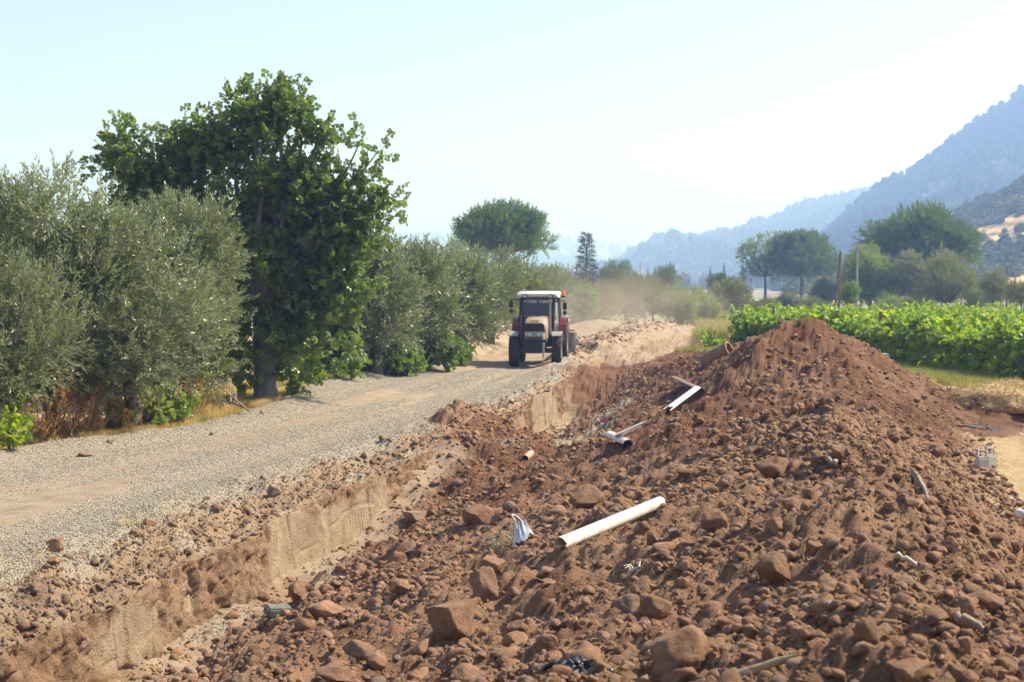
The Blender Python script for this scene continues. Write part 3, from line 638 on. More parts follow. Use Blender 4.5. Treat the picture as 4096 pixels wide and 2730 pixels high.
heroes = [
 ('boulder', 'HI', 0, 1815, 2560, 230, 225, 'biggest brown boulder, standing on the heap slope near the bottom of the photo', 'boulder', .4),
 ('clod', 'HI', 1, 1932, 2398, 140, 150, 'pointed brown clod leaning against the top of the biggest boulder', 'clod', 1.2),
 ('clod', 'HI', 2, 1190, 2408, 100, 95, 'upright angular brown clod at the trench edge behind the grey slab', 'clod', 2.0),
 ('boulder', 'HI', 3, 1300, 2476, 178, 84, 'flat wide brown boulder lying just beside the grey slab', 'boulder', .2),
 ('boulder', 'HI', 4, 1905, 2104, 145, 95, 'brown boulder at the head of the rubble left of the torn white fitting', 'boulder', .9),
 ('stone', 'PHI', 0, 1662, 2092, 108, 68, 'pale tan triangular stone at the edge of the gravel in the trench', 'stone', .3),
 ('boulder', 'HI', 5, 1430, 2640, 160, 85, 'low broad brown boulder down the slope from the flat one', 'boulder', 2.4),
 ('boulder', 'HIR', 0, 1340, 2740, 185, 80, 'brown boulder cut off by the lower edge of the photo near the trench', 'boulder', .1),
 ('stone', 'PHI', 1, 945, 2738, 72, 48, 'pale pointed stone at the lower edge of the photo by the trench', 'stone', .8),
 ('clod', 'HI', 6, 1498, 2676, 112, 76, 'brown clod between the low broad boulder and the biggest boulder', 'clod', 1.7),
 ('boulder', 'HIR', 1, 2700, 2690, 300, 225, 'large rounded brown boulder at the lower edge beside the dry stick', 'boulder', .5),
 ('boulder', 'HIR', 2, 2712, 2750, 185, 95, 'smooth light brown boulder in front of the large rounded one', 'boulder', 1.9),
 ('clod', 'HIR', 3, 2190, 2616, 95, 88, 'round brown clod above the crumpled black plastic', 'clod', .4),
 ('boulder', 'HI', 7, 2628, 2474, 145, 100, 'dark brown boulder just above the large rounded one', 'boulder', 2.9),
 ('boulder', 'PHI', 2, 2525, 2462, 118, 92, 'grey-topped boulder beside the dark brown one above the rounded boulder', 'boulder', 1.0),
 ('clod', 'HI', 0, 1978, 2294, 108, 86, 'brown clod right below the olive twig', 'clod', 2.2),
 ('clod', 'HI', 3, 2070, 2540, 100, 70, 'flat brown clod right of the biggest boulder', 'clod', 1.1),
 ('boulder', 'HI', 5, 2352, 2032, 150, 100, 'block of packed earth in shade above the white pipe', 'boulder', .7),
 ('clod', 'HI', 1, 2565, 2140, 64, 62, 'brown clod close below the upper half of the white pipe', 'clod', .2),
 ('clod', 'HI', 2, 2610, 2180, 56, 62, 'tall brown clod, second from the white pipe', 'clod', 2.6),
 ('stone', 'PHI', 0, 2695, 2152, 66, 52, 'pale grey stone among clods right of the white pipe', 'stone', 1.3),
 ('boulder', 'HIR', 0, 3098, 1924, 165, 115, 'brown boulder half buried in the stony crest below the peak', 'boulder', .3),
 ('clod', 'HI', 4, 3362, 1852, 74, 82, 'upright brown clod on the crest right of the half buried boulder', 'clod', .9),
 ('clod', 'HI', 6, 3172, 2050, 94, 70, 'brown clod in the middle of the crest below the half buried boulder', 'clod', 1.5),
 ('boulder', 'HI', 7, 2856, 2130, 122, 100, 'angular brown boulder left of the crest among rubble', 'boulder', .4),
 ('boulder', 'HI', 2, 3112, 2345, 180, 150, 'large lumpy brown boulder on the lower crest, split in two lobes', 'boulder', 2.0),
 ('boulder', 'HIR', 1, 3290, 2480, 150, 122, 'brown boulder in the lower middle of the crest', 'boulder', 1.2),
 ('boulder', 'HIR', 2, 3465, 2580, 124, 124, 'round smooth brown boulder near the lower edge', 'boulder', .6),
 ('boulder', 'HI', 0, 3646, 2745, 210, 150, 'big dull brown boulder cut off by the lower edge under the grey stick', 'boulder', 1.8),
 ('clod', 'HI', 5, 3802, 2212, 84, 74, 'angular brown clod on the sandy slope facing the straw field', 'clod', .1),
 ('boulder', 'HI', 3, 3952, 2446, 200, 100, 'long shaded brown boulder on the sandy slope', 'boulder', .2),
 ('clod', 'HIR', 3, 3868, 2480, 120, 104, 'leaning brown clod in front of the long shaded boulder', 'clod', 2.3),
 ('clod', 'HI', 1, 3103, 2136, 86, 78, 'brown clod below the middle of the crest', 'clod', 1.4),
 ('boulder', 'HI', 6, 3748, 1818, 82, 54, 'brown boulder at the foot of the heap by the straw field', 'boulder', .5),
 ('stone', 'GHI', 0, 3450, 1654, 36, 36, 'light grey upright stone on the crest below the peak', 'stone', .7),
 ('stone', 'PHI', 1, 3265, 1520, 20, 12, 'tiny white stone on the bare slope below the peak', 'stone', .7),
 ('boulder', 'HI', 4, 207, 2208, 90, 72, 'square brown boulder on the gravel edge above the trench', 'boulder', .15),
 ('stone', 'PHI', 2, 1095, 1990, 54, 48, 'pale angular stone on the gravel edge of the trench', 'stone', .5),
 ('clod', 'HI', 7, 595, 2110, 66, 40, 'flat brown clod on the gravel edge above the cut wall', 'clod', 2.9),
 ('clod', 'HIR', 0, 208, 2264, 58, 42, 'round brown clod below the square boulder on the bank', 'clod', 1.1),
 ('clod', 'HI', 2, 532, 2154, 44, 36, 'brown clod just down the bank from the flat clod', 'clod', .4),
 ('stone', 'HI', 1, 845, 1742, 20, 16, 'small dark stone alone at the left road edge', 'stone', .4),
 ('stone', 'HI', 3, 334, 1828, 60, 24, 'flat brown stone in the gravel berm by dry weeds', 'stone', .1),
 ('stone', 'PHI', 0, 440, 1774, 34, 22, 'pale stone on the yellow grass strip beside the road', 'stone', .1),
 ('stone', 'PHI', 2, 520, 1706, 48, 16, 'flat white stone at the edge of the yellow grass', 'stone', 1.1),
 ('stone', 'HI', 5, 1047, 1658, 22, 20, 'round stone beside the dead branch at the road edge', 'stone', 2.1),
]
POOL = {'HI': ME_HI, 'HIR': ME_HIR, 'PHI': ME_PHI, 'GHI': ME_GHI}
occ = []
for (nm, pool, i, px, py, w, h, lab, cat, rz) in heroes:
    o = put_rock(nm, POOL[pool][i % len(POOL[pool])], px, py, w, h, lab, cat, rz=rz, tilt=(.12 * math.sin(i + rz * 3), .14 * math.cos(2 * i + rz)))
    occ.append((o.location.x, o.location.y, o.scale.x))
occ = np.array(occ)
# the grey slab
def slab(px0, py0, w, d, h, rz, tilt, label, mat):
    p = hit(px0, py0); mb = MB(); mb.box((0, 0, 0), (w, d, h), taper=(.94, .9))
    o = mb.build('stone_slab', mat, smooth=True, bevel=.018); o.location = (p[0], p[1] + .1, p[2] + .05); o.rotation_euler = (tilt, .1, rz)
    return tag(o, label, 'stone')
slab(1108, 2470, .30, .17, .10, R(32), R(14), 'grey flat-sided stone slab lying at the trench edge', M_GREY)

# random positions on the terrain grid
dX = np.gradient(Xg, axis=1); dY = np.gradient(Yg, axis=0); AREA = np.abs(dX) * dY
INFR = (np.abs(Xg / Yg) < .40) & ((CAM_Z - Zg) / Yg < .31)
def sample_grid(n, W, seed):
    r_ = np.random.default_rng(seed); w = (W * AREA * INFR); w[-1] = 0; w[:, -1] = 0
    cs = np.cumsum(w.ravel()); k = np.searchsorted(cs, r_.random(n) * cs[-1]); r = np.minimum(k // NC, NR - 2); c = np.minimum(k % NC, NC - 2); a = r_.random(n)[:, None]; b = r_.random(n)[:, None]
    return P3[r, c] * (1 - a) * (1 - b) + P3[r, c + 1] * (1 - a) * b + P3[r + 1, c] * a * (1 - b) + P3[r + 1, c + 1] * a * b, r, c
heapm = ((cf >= C12 + 6) & (cf < C18 + 6)).astype(float)
stony = sstep(-.3, .35, fbm(Xg * .6, Yg * .4, oct=3, seed=81)) * .85 + .15
stony *= np.interp(Yg, [0, 15, 19, 22, 30], [1, 1, .9, .4, .22]) * np.where((cf < C12 + 110) & (Yg > 17), 2.2, 1)
rightside = np.interp(np.arange(NC), [C12, C12 + 180, C12 + 300, C18 - 40, C18], [1.2, 1, 1, .45, .3])[None, :]
# 300 clods that show largest, one object each
Wc = heapm * stony * rightside * (Yg < 34) / Yg ** 1.1
Pc, rc, cc_ = sample_grid(3600, Wc * stony, 91); r_ = np.random.default_rng(92)
sz = .020 + .026 * r_.pareto(1.9, len(Pc)); sz = np.minimum(sz, .04 + .09 * r_.random(len(Pc))) * np.where(cc_ > C18 - 110, .7, 1.0)
free = np.array([np.all(np.hypot(occ[:, 0] - p[0], occ[:, 1] - p[1]) > occ[:, 2] * .9 + s) for p, s in zip(Pc, sz)])
Pc, sz, cc_ = Pc[free], sz[free], cc_[free]
order = np.argsort(-sz / Pc[:, 1]); big, rest = order[:300], order[300:]
def clod_obj(p, s, me, label, cat, group, r_):
    o = bpy.data.objects.new('clod' if cat == 'clod' else 'stone', me); link(o)
    sc = s * np.array([1, .75 + .4 * r_.random(), .55 + .35 * r_.random()])
    o.location = p + np.array([0, 0, sc[2] * .3]); o.rotation_euler = (r_.normal(0, .3), r_.normal(0, .3), r_.random() * 6.28); o.scale = sc
    return tag(o, label, cat, group)
ANCH_ = [(1815, 2450, 'biggest boulder'), (1105, 2455, 'grey slab'), (1300, 2440, 'flat boulder'), (2440, 2110, 'white pipe'), (2085, 2120, 'torn fitting'), (2700, 2590, 'large rounded boulder'), (2310, 2700, 'black plastic'), (3040, 2690, 'dry stick'), (3112, 2270, 'lumpy boulder'), (3465, 2520, 'round smooth boulder'),
         (3646, 2670, 'big dull boulder'), (3098, 1870, 'half buried boulder'), (3952, 2400, 'long shaded boulder'), (2856, 2080, 'angular boulder'), (2352, 1990, 'shaded earth block'), (2490, 1770, 'crumpled white pipe piece'), (3450, 1640, 'upright grey stone'), (3748, 1800, 'boulder at the field edge'), (3270, 1350, 'heap peak'), (3700, 1960, 'broken sheet')]
ANCH = np.array([a[:2] for a in ANCH_], float); ANAME = [a[2] for a in ANCH_]
for k in big:
    if r_.random() < .05: clod_obj(Pc[k], sz[k] * .8, ME_RND[r_.integers(0, 6)], 'pale rounded stone lying among the brown clods of the spoil heap', 'stone', 'pale stones on the spoil heap', r_)
    else:
        qx = 2048 + F * Pc[k][0] / Pc[k][1]; qy = HY + F * (CAM_Z - Pc[k][2]) / Pc[k][1]; w_ = sz[k] / Pc[k][1] * F * 2
        dd = np.hypot(ANCH[:, 0] - qx, ANCH[:, 1] - qy); m = int(dd.argmin()); dx, dy = qx - ANCH[m, 0], qy - ANCH[m, 1]
        side = ('right of' if dx > 0 else 'left of') if abs(dx) > abs(dy) else ('in front of' if dy > 0 else 'behind')
        lab = ('big' if w_ > 88 else 'middling' if w_ > 62 else 'small') + ' brown soil clod ' + ('close ' if dd[m] < 170 else 'some way ') + side + ' the ' + ANAME[m]
        clod_obj(Pc[k], sz[k], ME_CL[r_.integers(0, 16)], lab, 'clod', 'clods on the spoil heap', r_)
# clods on the trench bank and on the stubble
Wb = (((cf > C7 + 10) & (cf < C9)) * (Yg < 34) / Yg ** .8).astype(float)
Pb, _, _ = sample_grid(46, Wb, 93)
for p in Pb: clod_obj(p, .03 + min(.06, .03 * r_.pareto(3)), ME_BK[r_.integers(0, 8)], 'brown lump of soil on the crumbling bank between road and trench', 'clod', 'clods on the trench bank', r_)
Wf = ((cf > C18 + 14) & (cf < C19 + 30) & (Yg > 14) & (Yg < 30)).astype(float)
Pf, _, _ = sample_grid(24, Wf, 94)
for p in Pf: clod_obj(p, .025 + min(.05, .03 * r_.pareto(3)), ME_CL[r_.integers(0, 16)], 'small brown lump of soil lying loose on the straw field', 'clod', 'clods on the straw field', r_)
# the uncounted rest
lib('small_clod', [(*clod(600 + i, 2, 10, .30), M_CLOD, i % 2 == 0) for i in range(8)] + [(*clod(620 + i, 2, 3, .1, (.8, 1)), M_PALE, True) for i in range(2)])
lib('bank_clod', [(*clod(600 + i, 2, 9, .16), M_TANC, True) for i in range(8)])
lib('gravel_bit', [(*clod(640 + i, 1, 4, .1, (.7, 1)), M_GRAV, True) for i in range(6)])
def scatter_clods(name, P, s, seed, pale=.03, flat=(.55, .4), coll='small_clod'):
    r_ = np.random.default_rng(seed); n = len(P)
    S = np.stack([s, s * (.7 + .5 * r_.random(n)), s * (flat[0] + flat[1] * r_.random(n))], 1)
    rot = np.stack([r_.normal(0, .35, n), r_.normal(0, .35, n), r_.random(n) * 6.28], 1)
    return scatter(name, coll, P + np.array([0, 0, 1]) * (S[:, 2:3] * .15), rot, S, np.where(r_.random(n) < pale, 8 + r_.integers(0, 2, n), r_.integers(0, 8, n)))
soilm = np.maximum(heapm, np.maximum(m_spill, m_heap)) * (Yg < 50)
Ps, _, _ = sample_grid(60000, soilm * (.12 + stony ** 1.5) / Yg ** 1.5, 95)
ss = np.minimum(.008 + .009 * r_.pareto(1.8, len(Ps)), .05) * (.8 + Ps[:, 1] / 45)
P_all = np.concatenate([Ps, Pc[rest]]); s_all = np.concatenate([ss, sz[rest] * .85])
scatter_clods('soil_rubble', P_all, s_all, 96)
Pk, _, _ = sample_grid(2600, ((cf > C10 + 2) & (cf < C12 + 30)) * (Yg < 44) / Yg, 103)
scatter_clods('trench_rubble', Pk, np.minimum(.015 + .02 * r_.pareto(2.2, len(Pk)), .09), 104, .1)
Pk, _, _ = sample_grid(6000, ((cf > C7 + 16) & (cf < C9 + 6)) * (.3 + .7 * (gravel < .5)) * (Yg < 48) / Yg ** 1.5, 97)
scatter_clods('bank_rubble', Pk, np.minimum(.012 + .012 * r_.pareto(2.5, len(Pk)), .07), 98, 0, coll='bank_clod')
fl_ = sstep(50, 55, Yg) * (np.maximum(lft, np.interp(np.arange(NC), [C6, C7, C9], [0, 1, 0])[None, :]) > .3)
Pk, _, _ = sample_grid(2500, fl_ * 1.0, 99)
scatter_clods('far_rubble', Pk, np.minimum(.04 + .04 * r_.pareto(3, len(Pk)), .2), 100)
Pg, _, _ = sample_grid(90000, (gravel > .25) * (gravel + bermw * 1.3) * (Yg < 50) / Yg ** 1.2, 101)
n = len(Pg); r_ = np.random.default_rng(102); sg = .0075 + .008 * r_.random(n) ** 2 + .010 * (r_.random(n) < .03)
S = np.stack([sg, sg * (.6 + .5 * r_.random(n)), sg * (.4 + .3 * r_.random(n))], 1)
scatter('gravel', 'gravel_bit', Pg + np.array([0, 0, .004]), np.stack([r_.normal(0, .3, n), r_.normal(0, .3, n), r_.random(n) * 6.28], 1), S, r_.integers(0, 6, n))
# ------------------------------------------------------------------ foliage
def leaf_material(name, cols, rough=.5, trans=.3, spec=.35, tcol=None):
    m, nt, b = new_mat(name); L = nt.links
    g = nt.nodes.new('ShaderNodeNewGeometry'); rnd = g.outputs['Random Per Island']
    big = noise(nt, .9, 3, .6, g.outputs['Position'])
    n = len(cols); c = ramp(nt, rnd, [((i + .0) / max(1, n - 1), k) for i, k in enumerate(cols)])
    c = mixc(nt, ramp(nt, big, [(.35, (0, 0, 0)), (.7, (.55, .55, .55))]), c, cols[-1], 'MIX')
    L.new(c, b.inputs['Base Color']); b.inputs['Roughness'].default_value = rough; b.inputs['Specular IOR Level'].default_value = spec
    tr = nt.nodes.new('ShaderNodeBsdfTranslucent'); mx = nt.nodes.new('ShaderNodeMixShader'); mx.inputs[0].default_value = trans
    L.new(mixc(nt, 1.0, c, tcol or (1.5, 1.7, .7), 'MULTIPLY'), tr.inputs['Color'])
    out = nt.nodes['Material Output']; L.new(b.outputs[0], mx.inputs[1]); L.new(tr.outputs[0], mx.inputs[2]); L.new(mx.outputs[0], out.inputs['Surface'])
    return m
M_OLIVE = leaf_material('olive_leaves', [(.115, .135, .066), (.19, .21, .115), (.31, .33, .22)], .36, .22, .6)
M_OLIVE2 = leaf_material('dusty_olive_leaves', [(.13, .145, .065), (.20, .21, .105), (.28, .285, .17)], .45, .2, .45)
M_FIG = leaf_material('fig_leaves', [(.068, .105, .026), (.11, .16, .04), (.19, .235, .068)], .36, .42, .55)
M_PINE = leaf_material('pine_needles', [(.065, .115, .028), (.105, .165, .042), (.17, .23, .065)], .5, .25, .3)
M_FIR = leaf_material('fir_needles', [(.025, .042, .024), (.04, .06, .032)], .6, .08, .25)
M_SHRUB = leaf_material('dusty_shrub_leaves', [(.14, .15, .07), (.20, .20, .10), (.27, .25, .15)], .7, .2, .2)
M_GREEN = leaf_material('fresh_leaves', [(.085, .15, .03), (.14, .22, .045), (.20, .26, .06)], .5, .35, .35)
M_BROAD = leaf_material('broad_leaves', [(.12, .19, .045), (.19, .25, .07), (.28, .31, .10)], .55, .3, .3)
M_VINE = leaf_material('vine_leaves', [(.065, .15, .018), (.12, .23, .028), (.22, .32, .045), (.38, .38, .06)], .42, .45, .4, (1.5, 1.7, .55))
M_BARK = plain('bark', (.12, .095, .075), .9, var=.35, scale=6, bstr=.8, bscale=20)
M_BARKG = plain('grey_bark', (.19, .17, .15), .9, var=.3, scale=6, bstr=.7, bscale=20)

def leafT(l, w, lobes=0, fold=.15):
    """leaf lying along +x; quads"""
    if lobes == 0:
        V = np.array([[0, 0, 0], [l * .45, -w / 2, fold * w], [l, 0, -.1 * l], [l * .45, w / 2, fold * w]]); return V, np.array([[0, 1, 2, 3]])
    # lobed leaf (fig, vine): centre rib points and lobes as kite quads
    V = [[0, 0, 0], [l * .35, 0, 0]]; Fq = []
    for k, a in enumerate(np.linspace(-1.9, 1.9, lobes)):
        r = l * (.66 if abs(a) > 1.2 else .6) * (1.05 if abs(a) < .1 else 1)
        d = np.array([math.cos(a), math.sin(a)]); n_ = np.array([-d[1], d[0]]); c = np.array([l * .35, 0]); h = w * .30
        b = len(V)
        V += [[*(c + d * r * .5 - n_ * h), fold * w * .5], [*(c + d * r), -.12 * l], [*(c + d * r * .5 + n_ * h), fold * w * .5]]
        Fq.append([1, b, b + 1, b + 2])
    return np.array(V), np.array(Fq)
def frames(D, roll):
    D = D / (np.linalg.norm(D, axis=1, keepdims=True) + 1e-9)
    up = np.where(np.abs(D[:, 2:3]) < .95, np.array([[0, 0, 1.0]]), np.array([[1.0, 0, 0]]))
    S = np.cross(up, D); S /= np.linalg.norm(S, axis=1, keepdims=True); U = np.cross(D, S)
    c, s = np.cos(roll)[:, None], np.sin(roll)[:, None]
    return np.stack([D, S * c + U * s, -S * s + U * c], 2)          # columns: along, side, up
def instances(T, Rm, P, sc):
    V, Fq = T; n = len(P); W = np.einsum('nij,vj->nvi', Rm * sc[:, None, None], V) + P[:, None, :]
    Fo = Fq[None] + (np.arange(n) * len(V))[:, None, None]; return W.reshape(-1, 3), Fo.reshape(-1, Fq.shape[1])
def merge(parts):
    Vs = []; Fs = []; b = 0
    for V, Fq in parts: Vs.append(V); Fs.append(Fq + b); b += len(V)
    return np.concatenate(Vs), np.concatenate(Fs)
def spray(kind, seed):
    """a shoot with leaves, along +x, about 1 unit long"""
    r_ = np.random.default_rng(seed)
    if kind == 'olive': n, l, w, spread, lob = 20, .22, .055, .9, 0
    elif kind == 'olive_far': n, l, w, spread, lob = 11, .30, .085, .8, 0
    elif kind == 'fig': n, l, w, spread, lob = 9, .30, .36, 1.25, 3
    elif kind == 'vine': n, l, w, spread, lob = 7, .42, .60, 1.35, 3
    elif kind == 'pine': n, l, w, spread, lob = 9, .62, .13, .75, 0
    elif kind == 'leafy': n, l, w, spread, lob = 8, .36, .20, 1.1, 0
    t = np.linspace(.08, 1, n) ** .9; ang = np.arange(n) * 2.4 + r_.random() * 6; P = np.stack([t, .03 * r_.normal(size=n), .05 * r_.normal(size=n) - .12 * t ** 2], 1)
    el = spread * (.55 + .5 * r_.random(n)) * (1.15 - .5 * t)
    D = np.stack([np.cos(el), np.sin(el) * np.cos(ang), np.sin(el) * np.sin(ang)], 1)
    if kind == 'fig' or kind == 'vine': D[:, 2] -= .25
    return instances(leafT(l, w, lob), frames(D, r_.normal(0, .6, n)), P, .75 + .5 * r_.random(n))
SPR = {k: [spray(k, 700 + i) for i in range(4)] for k in ('olive', 'olive_far', 'fig', 'vine', 'pine', 'leafy')}
def foliage_np(kind, P, D, sc, seed):
    r_ = np.random.default_rng(seed); pick = r_.integers(0, 4, len(P)); Rm = frames(D, r_.random(len(P)) * 6.28); out = []
    for k in range(4):
        s = pick == k
        if s.any(): out.append(instances(SPR[kind][k], Rm[s], P[s], sc[s]))
    return merge(out)
def lobes_points(lobes, n, seed, inner=.55, clump=.35, up=.35, jit=.25):
    """points through the outer shell of a set of ellipsoid lobes (cx,cy,cz,rx,ry,rz), thinned in patches, with outward directions"""
    r_ = np.random.default_rng(seed); L = np.array(lobes, float); vol = (L[:, 3] * L[:, 4] * L[:, 5]) ** (2 / 3); k = r_.choice(len(L), n * 2, p=vol / vol.sum())
    d = r_.normal(size=(n * 2, 3)); d /= np.linalg.norm(d, axis=1, keepdims=True)
    rad = inner + (1 - inner) * r_.random(n * 2) ** .6
    P = L[k, :3] + d * L[k, 3:] * rad[:, None]
    m = fbm(P[:, 0] * 1.1 + seed, P[:, 1] * 1.1, P[:, 2] * 1.1, oct=2, seed=seed % 97) ; keep = r_.random(n * 2) < np.clip(.55 + m / max(clump, .01) * .5, .1, 1)
    P, d = P[keep][:n], d[keep][:n]; D = d + np.array([0, 0, up]) + jit * r_.normal(size=d.shape)
    return P, D
def limbs_np(base, tips, r0, seed, bend=.15, n=7):
    """tapered trunk forks from base to each tip"""
    r_ = np.random.default_rng(seed); parts = []
    for tp, r in tips:
        t = np.linspace(0, 1, 7)[:, None]; b = np.array(base, float); q = np.array(tp, float); L = np.linalg.norm(q - b)
        mid = r_.normal(0, bend * L * .35, 3) * np.array([1, 1, .3])
        pts = b * (1 - t) + q * t + mid * (t * (1 - t) * 2) + r_.normal(0, .02 * L, (7, 3)) * (t * (1 - t) * 4)
        pts[:, 2] = b[2] + (q[2] - b[2]) * (t[:, 0] ** .85)
        parts.append(tube_np(pts, np.linspace(r, r * .28, 7), n))
    return merge(parts)
def tree(name, label, loc, lobes, n, kind, sc, mat, bark, trunk, tips, cat='tree', group=None, seed=1, up=.35, inner=.55, clump=.35, core=None, jit=.25, rz=0.0):
    """lobes, trunk and tips in the tree's own coordinates (z up from the ground)"""
    root = empty(name, loc, rz, label, cat, group); r_ = np.random.default_rng(seed)
    V, Fq = tube_np(trunk[0], trunk[1], 10); obj_np('trunk', V, Fq, bark, root)
    if tips is None:
        tips = [((l[0] * .9, l[1] * .9, l[2]), trunk[1][-1] * (.5 + .3 * r_.random())) for l in lobes]
    V, Fq = limbs_np(trunk[0][-1], tips, 0, seed); obj_np('branches', V, Fq, bark, root)
    P, D = lobes_points(lobes, n, seed, inner, clump, up, jit)
    if kind == 'fig': P = P + r_.normal(0, .12, P.shape)
    parts = [foliage_np(kind, P, D, sc * (.7 + .6 * r_.random(len(P))), seed + 1)]
    if core:
        L = [(l[0], l[1], l[2], l[3] * .62, l[4] * .62, l[5] * .62) for l in lobes]
        P, D = lobes_points(L, core, seed + 5, .2, 5, 0, .8)
        parts.append(foliage_np(kind if kind != 'olive' else 'olive_far', P, D, sc * (.8 + .6 * r_.random(len(P))), seed + 6))
    V, Fq = merge(parts); obj_np('crown', V, Fq, mat, root, smooth=False)
    return root
def blob_lobes(c, r, n, seed, rl=(.35, .55), flat=1.0, low=-.6):
    """n lobes spread over an ellipsoid's upper surface to make an uneven crown"""
    r_ = np.random.default_rng(seed); out = []
    while len(out) < n:
        d = r_.normal(size=3); d /= np.linalg.norm(d)
        if d[2] < low: continue
        k = r_.uniform(*rl); q = np.array(c) + d * np.array(r) * (1 - k * .8)
        out.append((*q, r[0] * k, r[1] * k, r[2] * k * flat))
    return out

# -- near olives (left), about 27 m off
def gz(x, y): return float(surf(x, y)) if y < 91 else .37
def olive(label, px, depth, w, top_py, seed, n=1700, kind='olive', sc=.42, lean=0.0, mat=None, base_py=None, low=.5, group='olive trees along the road', bark=None, core=700):
    x = (px - 2048) / F * depth; z0 = gz(x, depth); H = at(px, top_py, depth)[2] - z0; r_ = np.random.default_rng(seed)
    cz = (H + low) / 2; rz_ = (H - low) / 2; lob = blob_lobes((lean, 0, cz), (w / 2, w / 2 * .9, rz_), 20, seed, (.30, .5), 1.0, -.9)
    lob += [(lean, 0, cz, w * .30, w * .30, rz_ * .6)]
    # upright leading shoots
    for k in range(4):
        a = r_.random() * 6.28; lob.append((lean + .3 * w * math.cos(a), .3 * w * math.sin(a), H - .55 - .5 * r_.random(), .34, .34, .62))
    tr = [(0, 0, -.1), (.05, .02, .5), (-.04 + lean * .3, .05, 1.1)]
    return tree('olive_tree', label, (x, depth, z0), lob, n, kind, sc, mat or M_OLIVE, bark or M_BARK, (tr, [.22, .17, .14]), [((l[0], l[1], l[2]), .06) for l in lob[:9]], group=group, seed=seed, up=.75, inner=.5, clump=.16, core=core, jit=.35)
olive('grey-green olive tree cut off by the left edge, nearest to the camera', -60, 26.0, 3.4, 1060, 801, 2100, low=.5)
olive('tall grey-green olive tree with upright shoots at the far left', 190, 28.0, 3.9, 720, 802, 2700, low=.3)
olive('broad grey-green olive tree whose trunk shows above the dry weeds', 520, 28.5, 3.6, 880, 803, 2300, low=.42)
olive('grey-green olive tree leaning out in front of the dark fig tree', 735, 31.0, 2.6, 830, 804, 1900, low=.45)
# -- olives further along the road
far_ol = [(1510, 46, 2.7, 975, 'slender dusty olive tree just right of the fig tree', 811), (1700, 49, 2.6, 1010, 'dark olive tree above the green vines, second beyond the fig', 812), (1830, 55, 3.0, 1030, 'olive tree in the roadside row, third beyond the fig', 813),
          (1960, 60, 3.0, 1020, 'olive tree in the roadside row, fourth beyond the fig', 814), (2060, 68, 3.2, 1050, 'olive tree in the roadside row, straight behind the left mirror of the tractor', 815), (2170, 78, 3.3, 1090, 'olive tree at the end of the row behind the tractor cab', 816)]
for px, dp, w, tp, lab, sd in far_ol: olive(lab, px, dp, w, tp, sd, 1050, 'olive_far', .58, low=.3, core=250)
tree_h = lambda px, py, d: float(at(px, py, d)[2] - gz((px - 2048) / F * d, d))
# -- growth added behind the olive and fig trunks to darken the gaps
for i, (px, d, w, lab) in enumerate(((-20, 37, 420, 'green thicket added as dark backing behind the olive at the left edge'), (330, 38, 460, 'green thicket added as dark backing behind the second olive trunk'), (700, 40, 460, 'green thicket added as dark backing between the broad olive and the fig'), (1330, 47, 330, 'green thicket added as dark backing behind the fig trunk'))):
    x_ = (px - 2048) / F * d; lob_ = blob_lobes((0, 0, 1.1), (w * d / F / 2, .9, 1.2), 12, 805 + i, (.35, .5), 1, -.8)
    tree('thicket', lab, (x_, d, gz(x_, d)), lob_, 750, 'leafy', .5, M_BROAD, M_BARK, ([(0, 0, -.1), (0, .02, .3), (.03, 0, .6)], [.07, .06, .05]), None, cat='bush', seed=805 + i, core=300)
# -- the fig
def fig():
    d = 36.0; x = (1040 - 2048) / F * d; z0 = gz(x, d); s = d / F
    def L(px, py, w, h, dy=0.0): px = 1040 + (px - 1040) * .92 - 20; py = 1600 + (py - 1600) * .945; w *= .9; h *= .9; return ((px - 1040) * s, dy, CAM_Z + (HY - py) * s - z0, w * s / 2, w * s / 2 * .8, h * s / 2)
    lob = [L(1060, 360, 250, 210), L(960, 330, 120, 120), L(1180, 400, 190, 200), L(900, 480, 240, 190), L(700, 520, 260, 230), L(520, 560, 230, 230), L(430, 650, 150, 190), L(640, 680, 300, 260), L(860, 660, 320, 300), L(1080, 580, 300, 300), L(1250, 520, 180, 220), L(1330, 480, 90, 90),
           L(1010, 840, 420, 380), L(1230, 760, 300, 320), L(1390, 760, 170, 190), L(1450, 640, 70, 60), L(1500, 660, 60, 50), L(1420, 900, 230, 280), L(1545, 800, 110, 190), L(1500, 940, 130, 200), L(1300, 1040, 360, 400), L(1080, 1130, 460, 460), L(1400, 1180, 210, 360), L(1240, 1330, 380, 380), L(1020, 1400, 380, 300), L(1390, 1370, 140, 240), L(780, 880, 300, 300),
           L(560, 780, 260, 230), L(860, 1100, 340, 400), L(1100, 900, 380, 360, 1.4), L(1000, 700, 380, 340, 1.2), L(1250, 1000, 360, 360, 1.3), L(450, 780, 120, 150), L(1480, 1080, 90, 160), L(1600, 740, 60, 60), L(1640, 800, 60, 70), L(1625, 690, 40, 40), L(1570, 560, 50, 40), L(1505, 500, 36, 36)]
    tr = [(.15, 0, -.1), (.12, 0, .6), (.05, .1, 1.5), (0, .1, 2.4)]
    r_ = np.random.default_rng(5); tips = [((l[0], l[1], l[2] + l[5] * .5), .10) for l in lob[:14]] + [((l[0], l[1], l[2]), .06) for l in lob[14:]]
    return tree('fig_tree', 'tall dark green fig tree with lobed leaves, highest tree by the road', (x, d, z0), lob, 3500, 'fig', .46, M_FIG, M_BARKG, (tr, [.34, .28, .24, .2]), tips, seed=821, up=.25, inner=.3, clump=.06, core=0, jit=1.0)
fig()
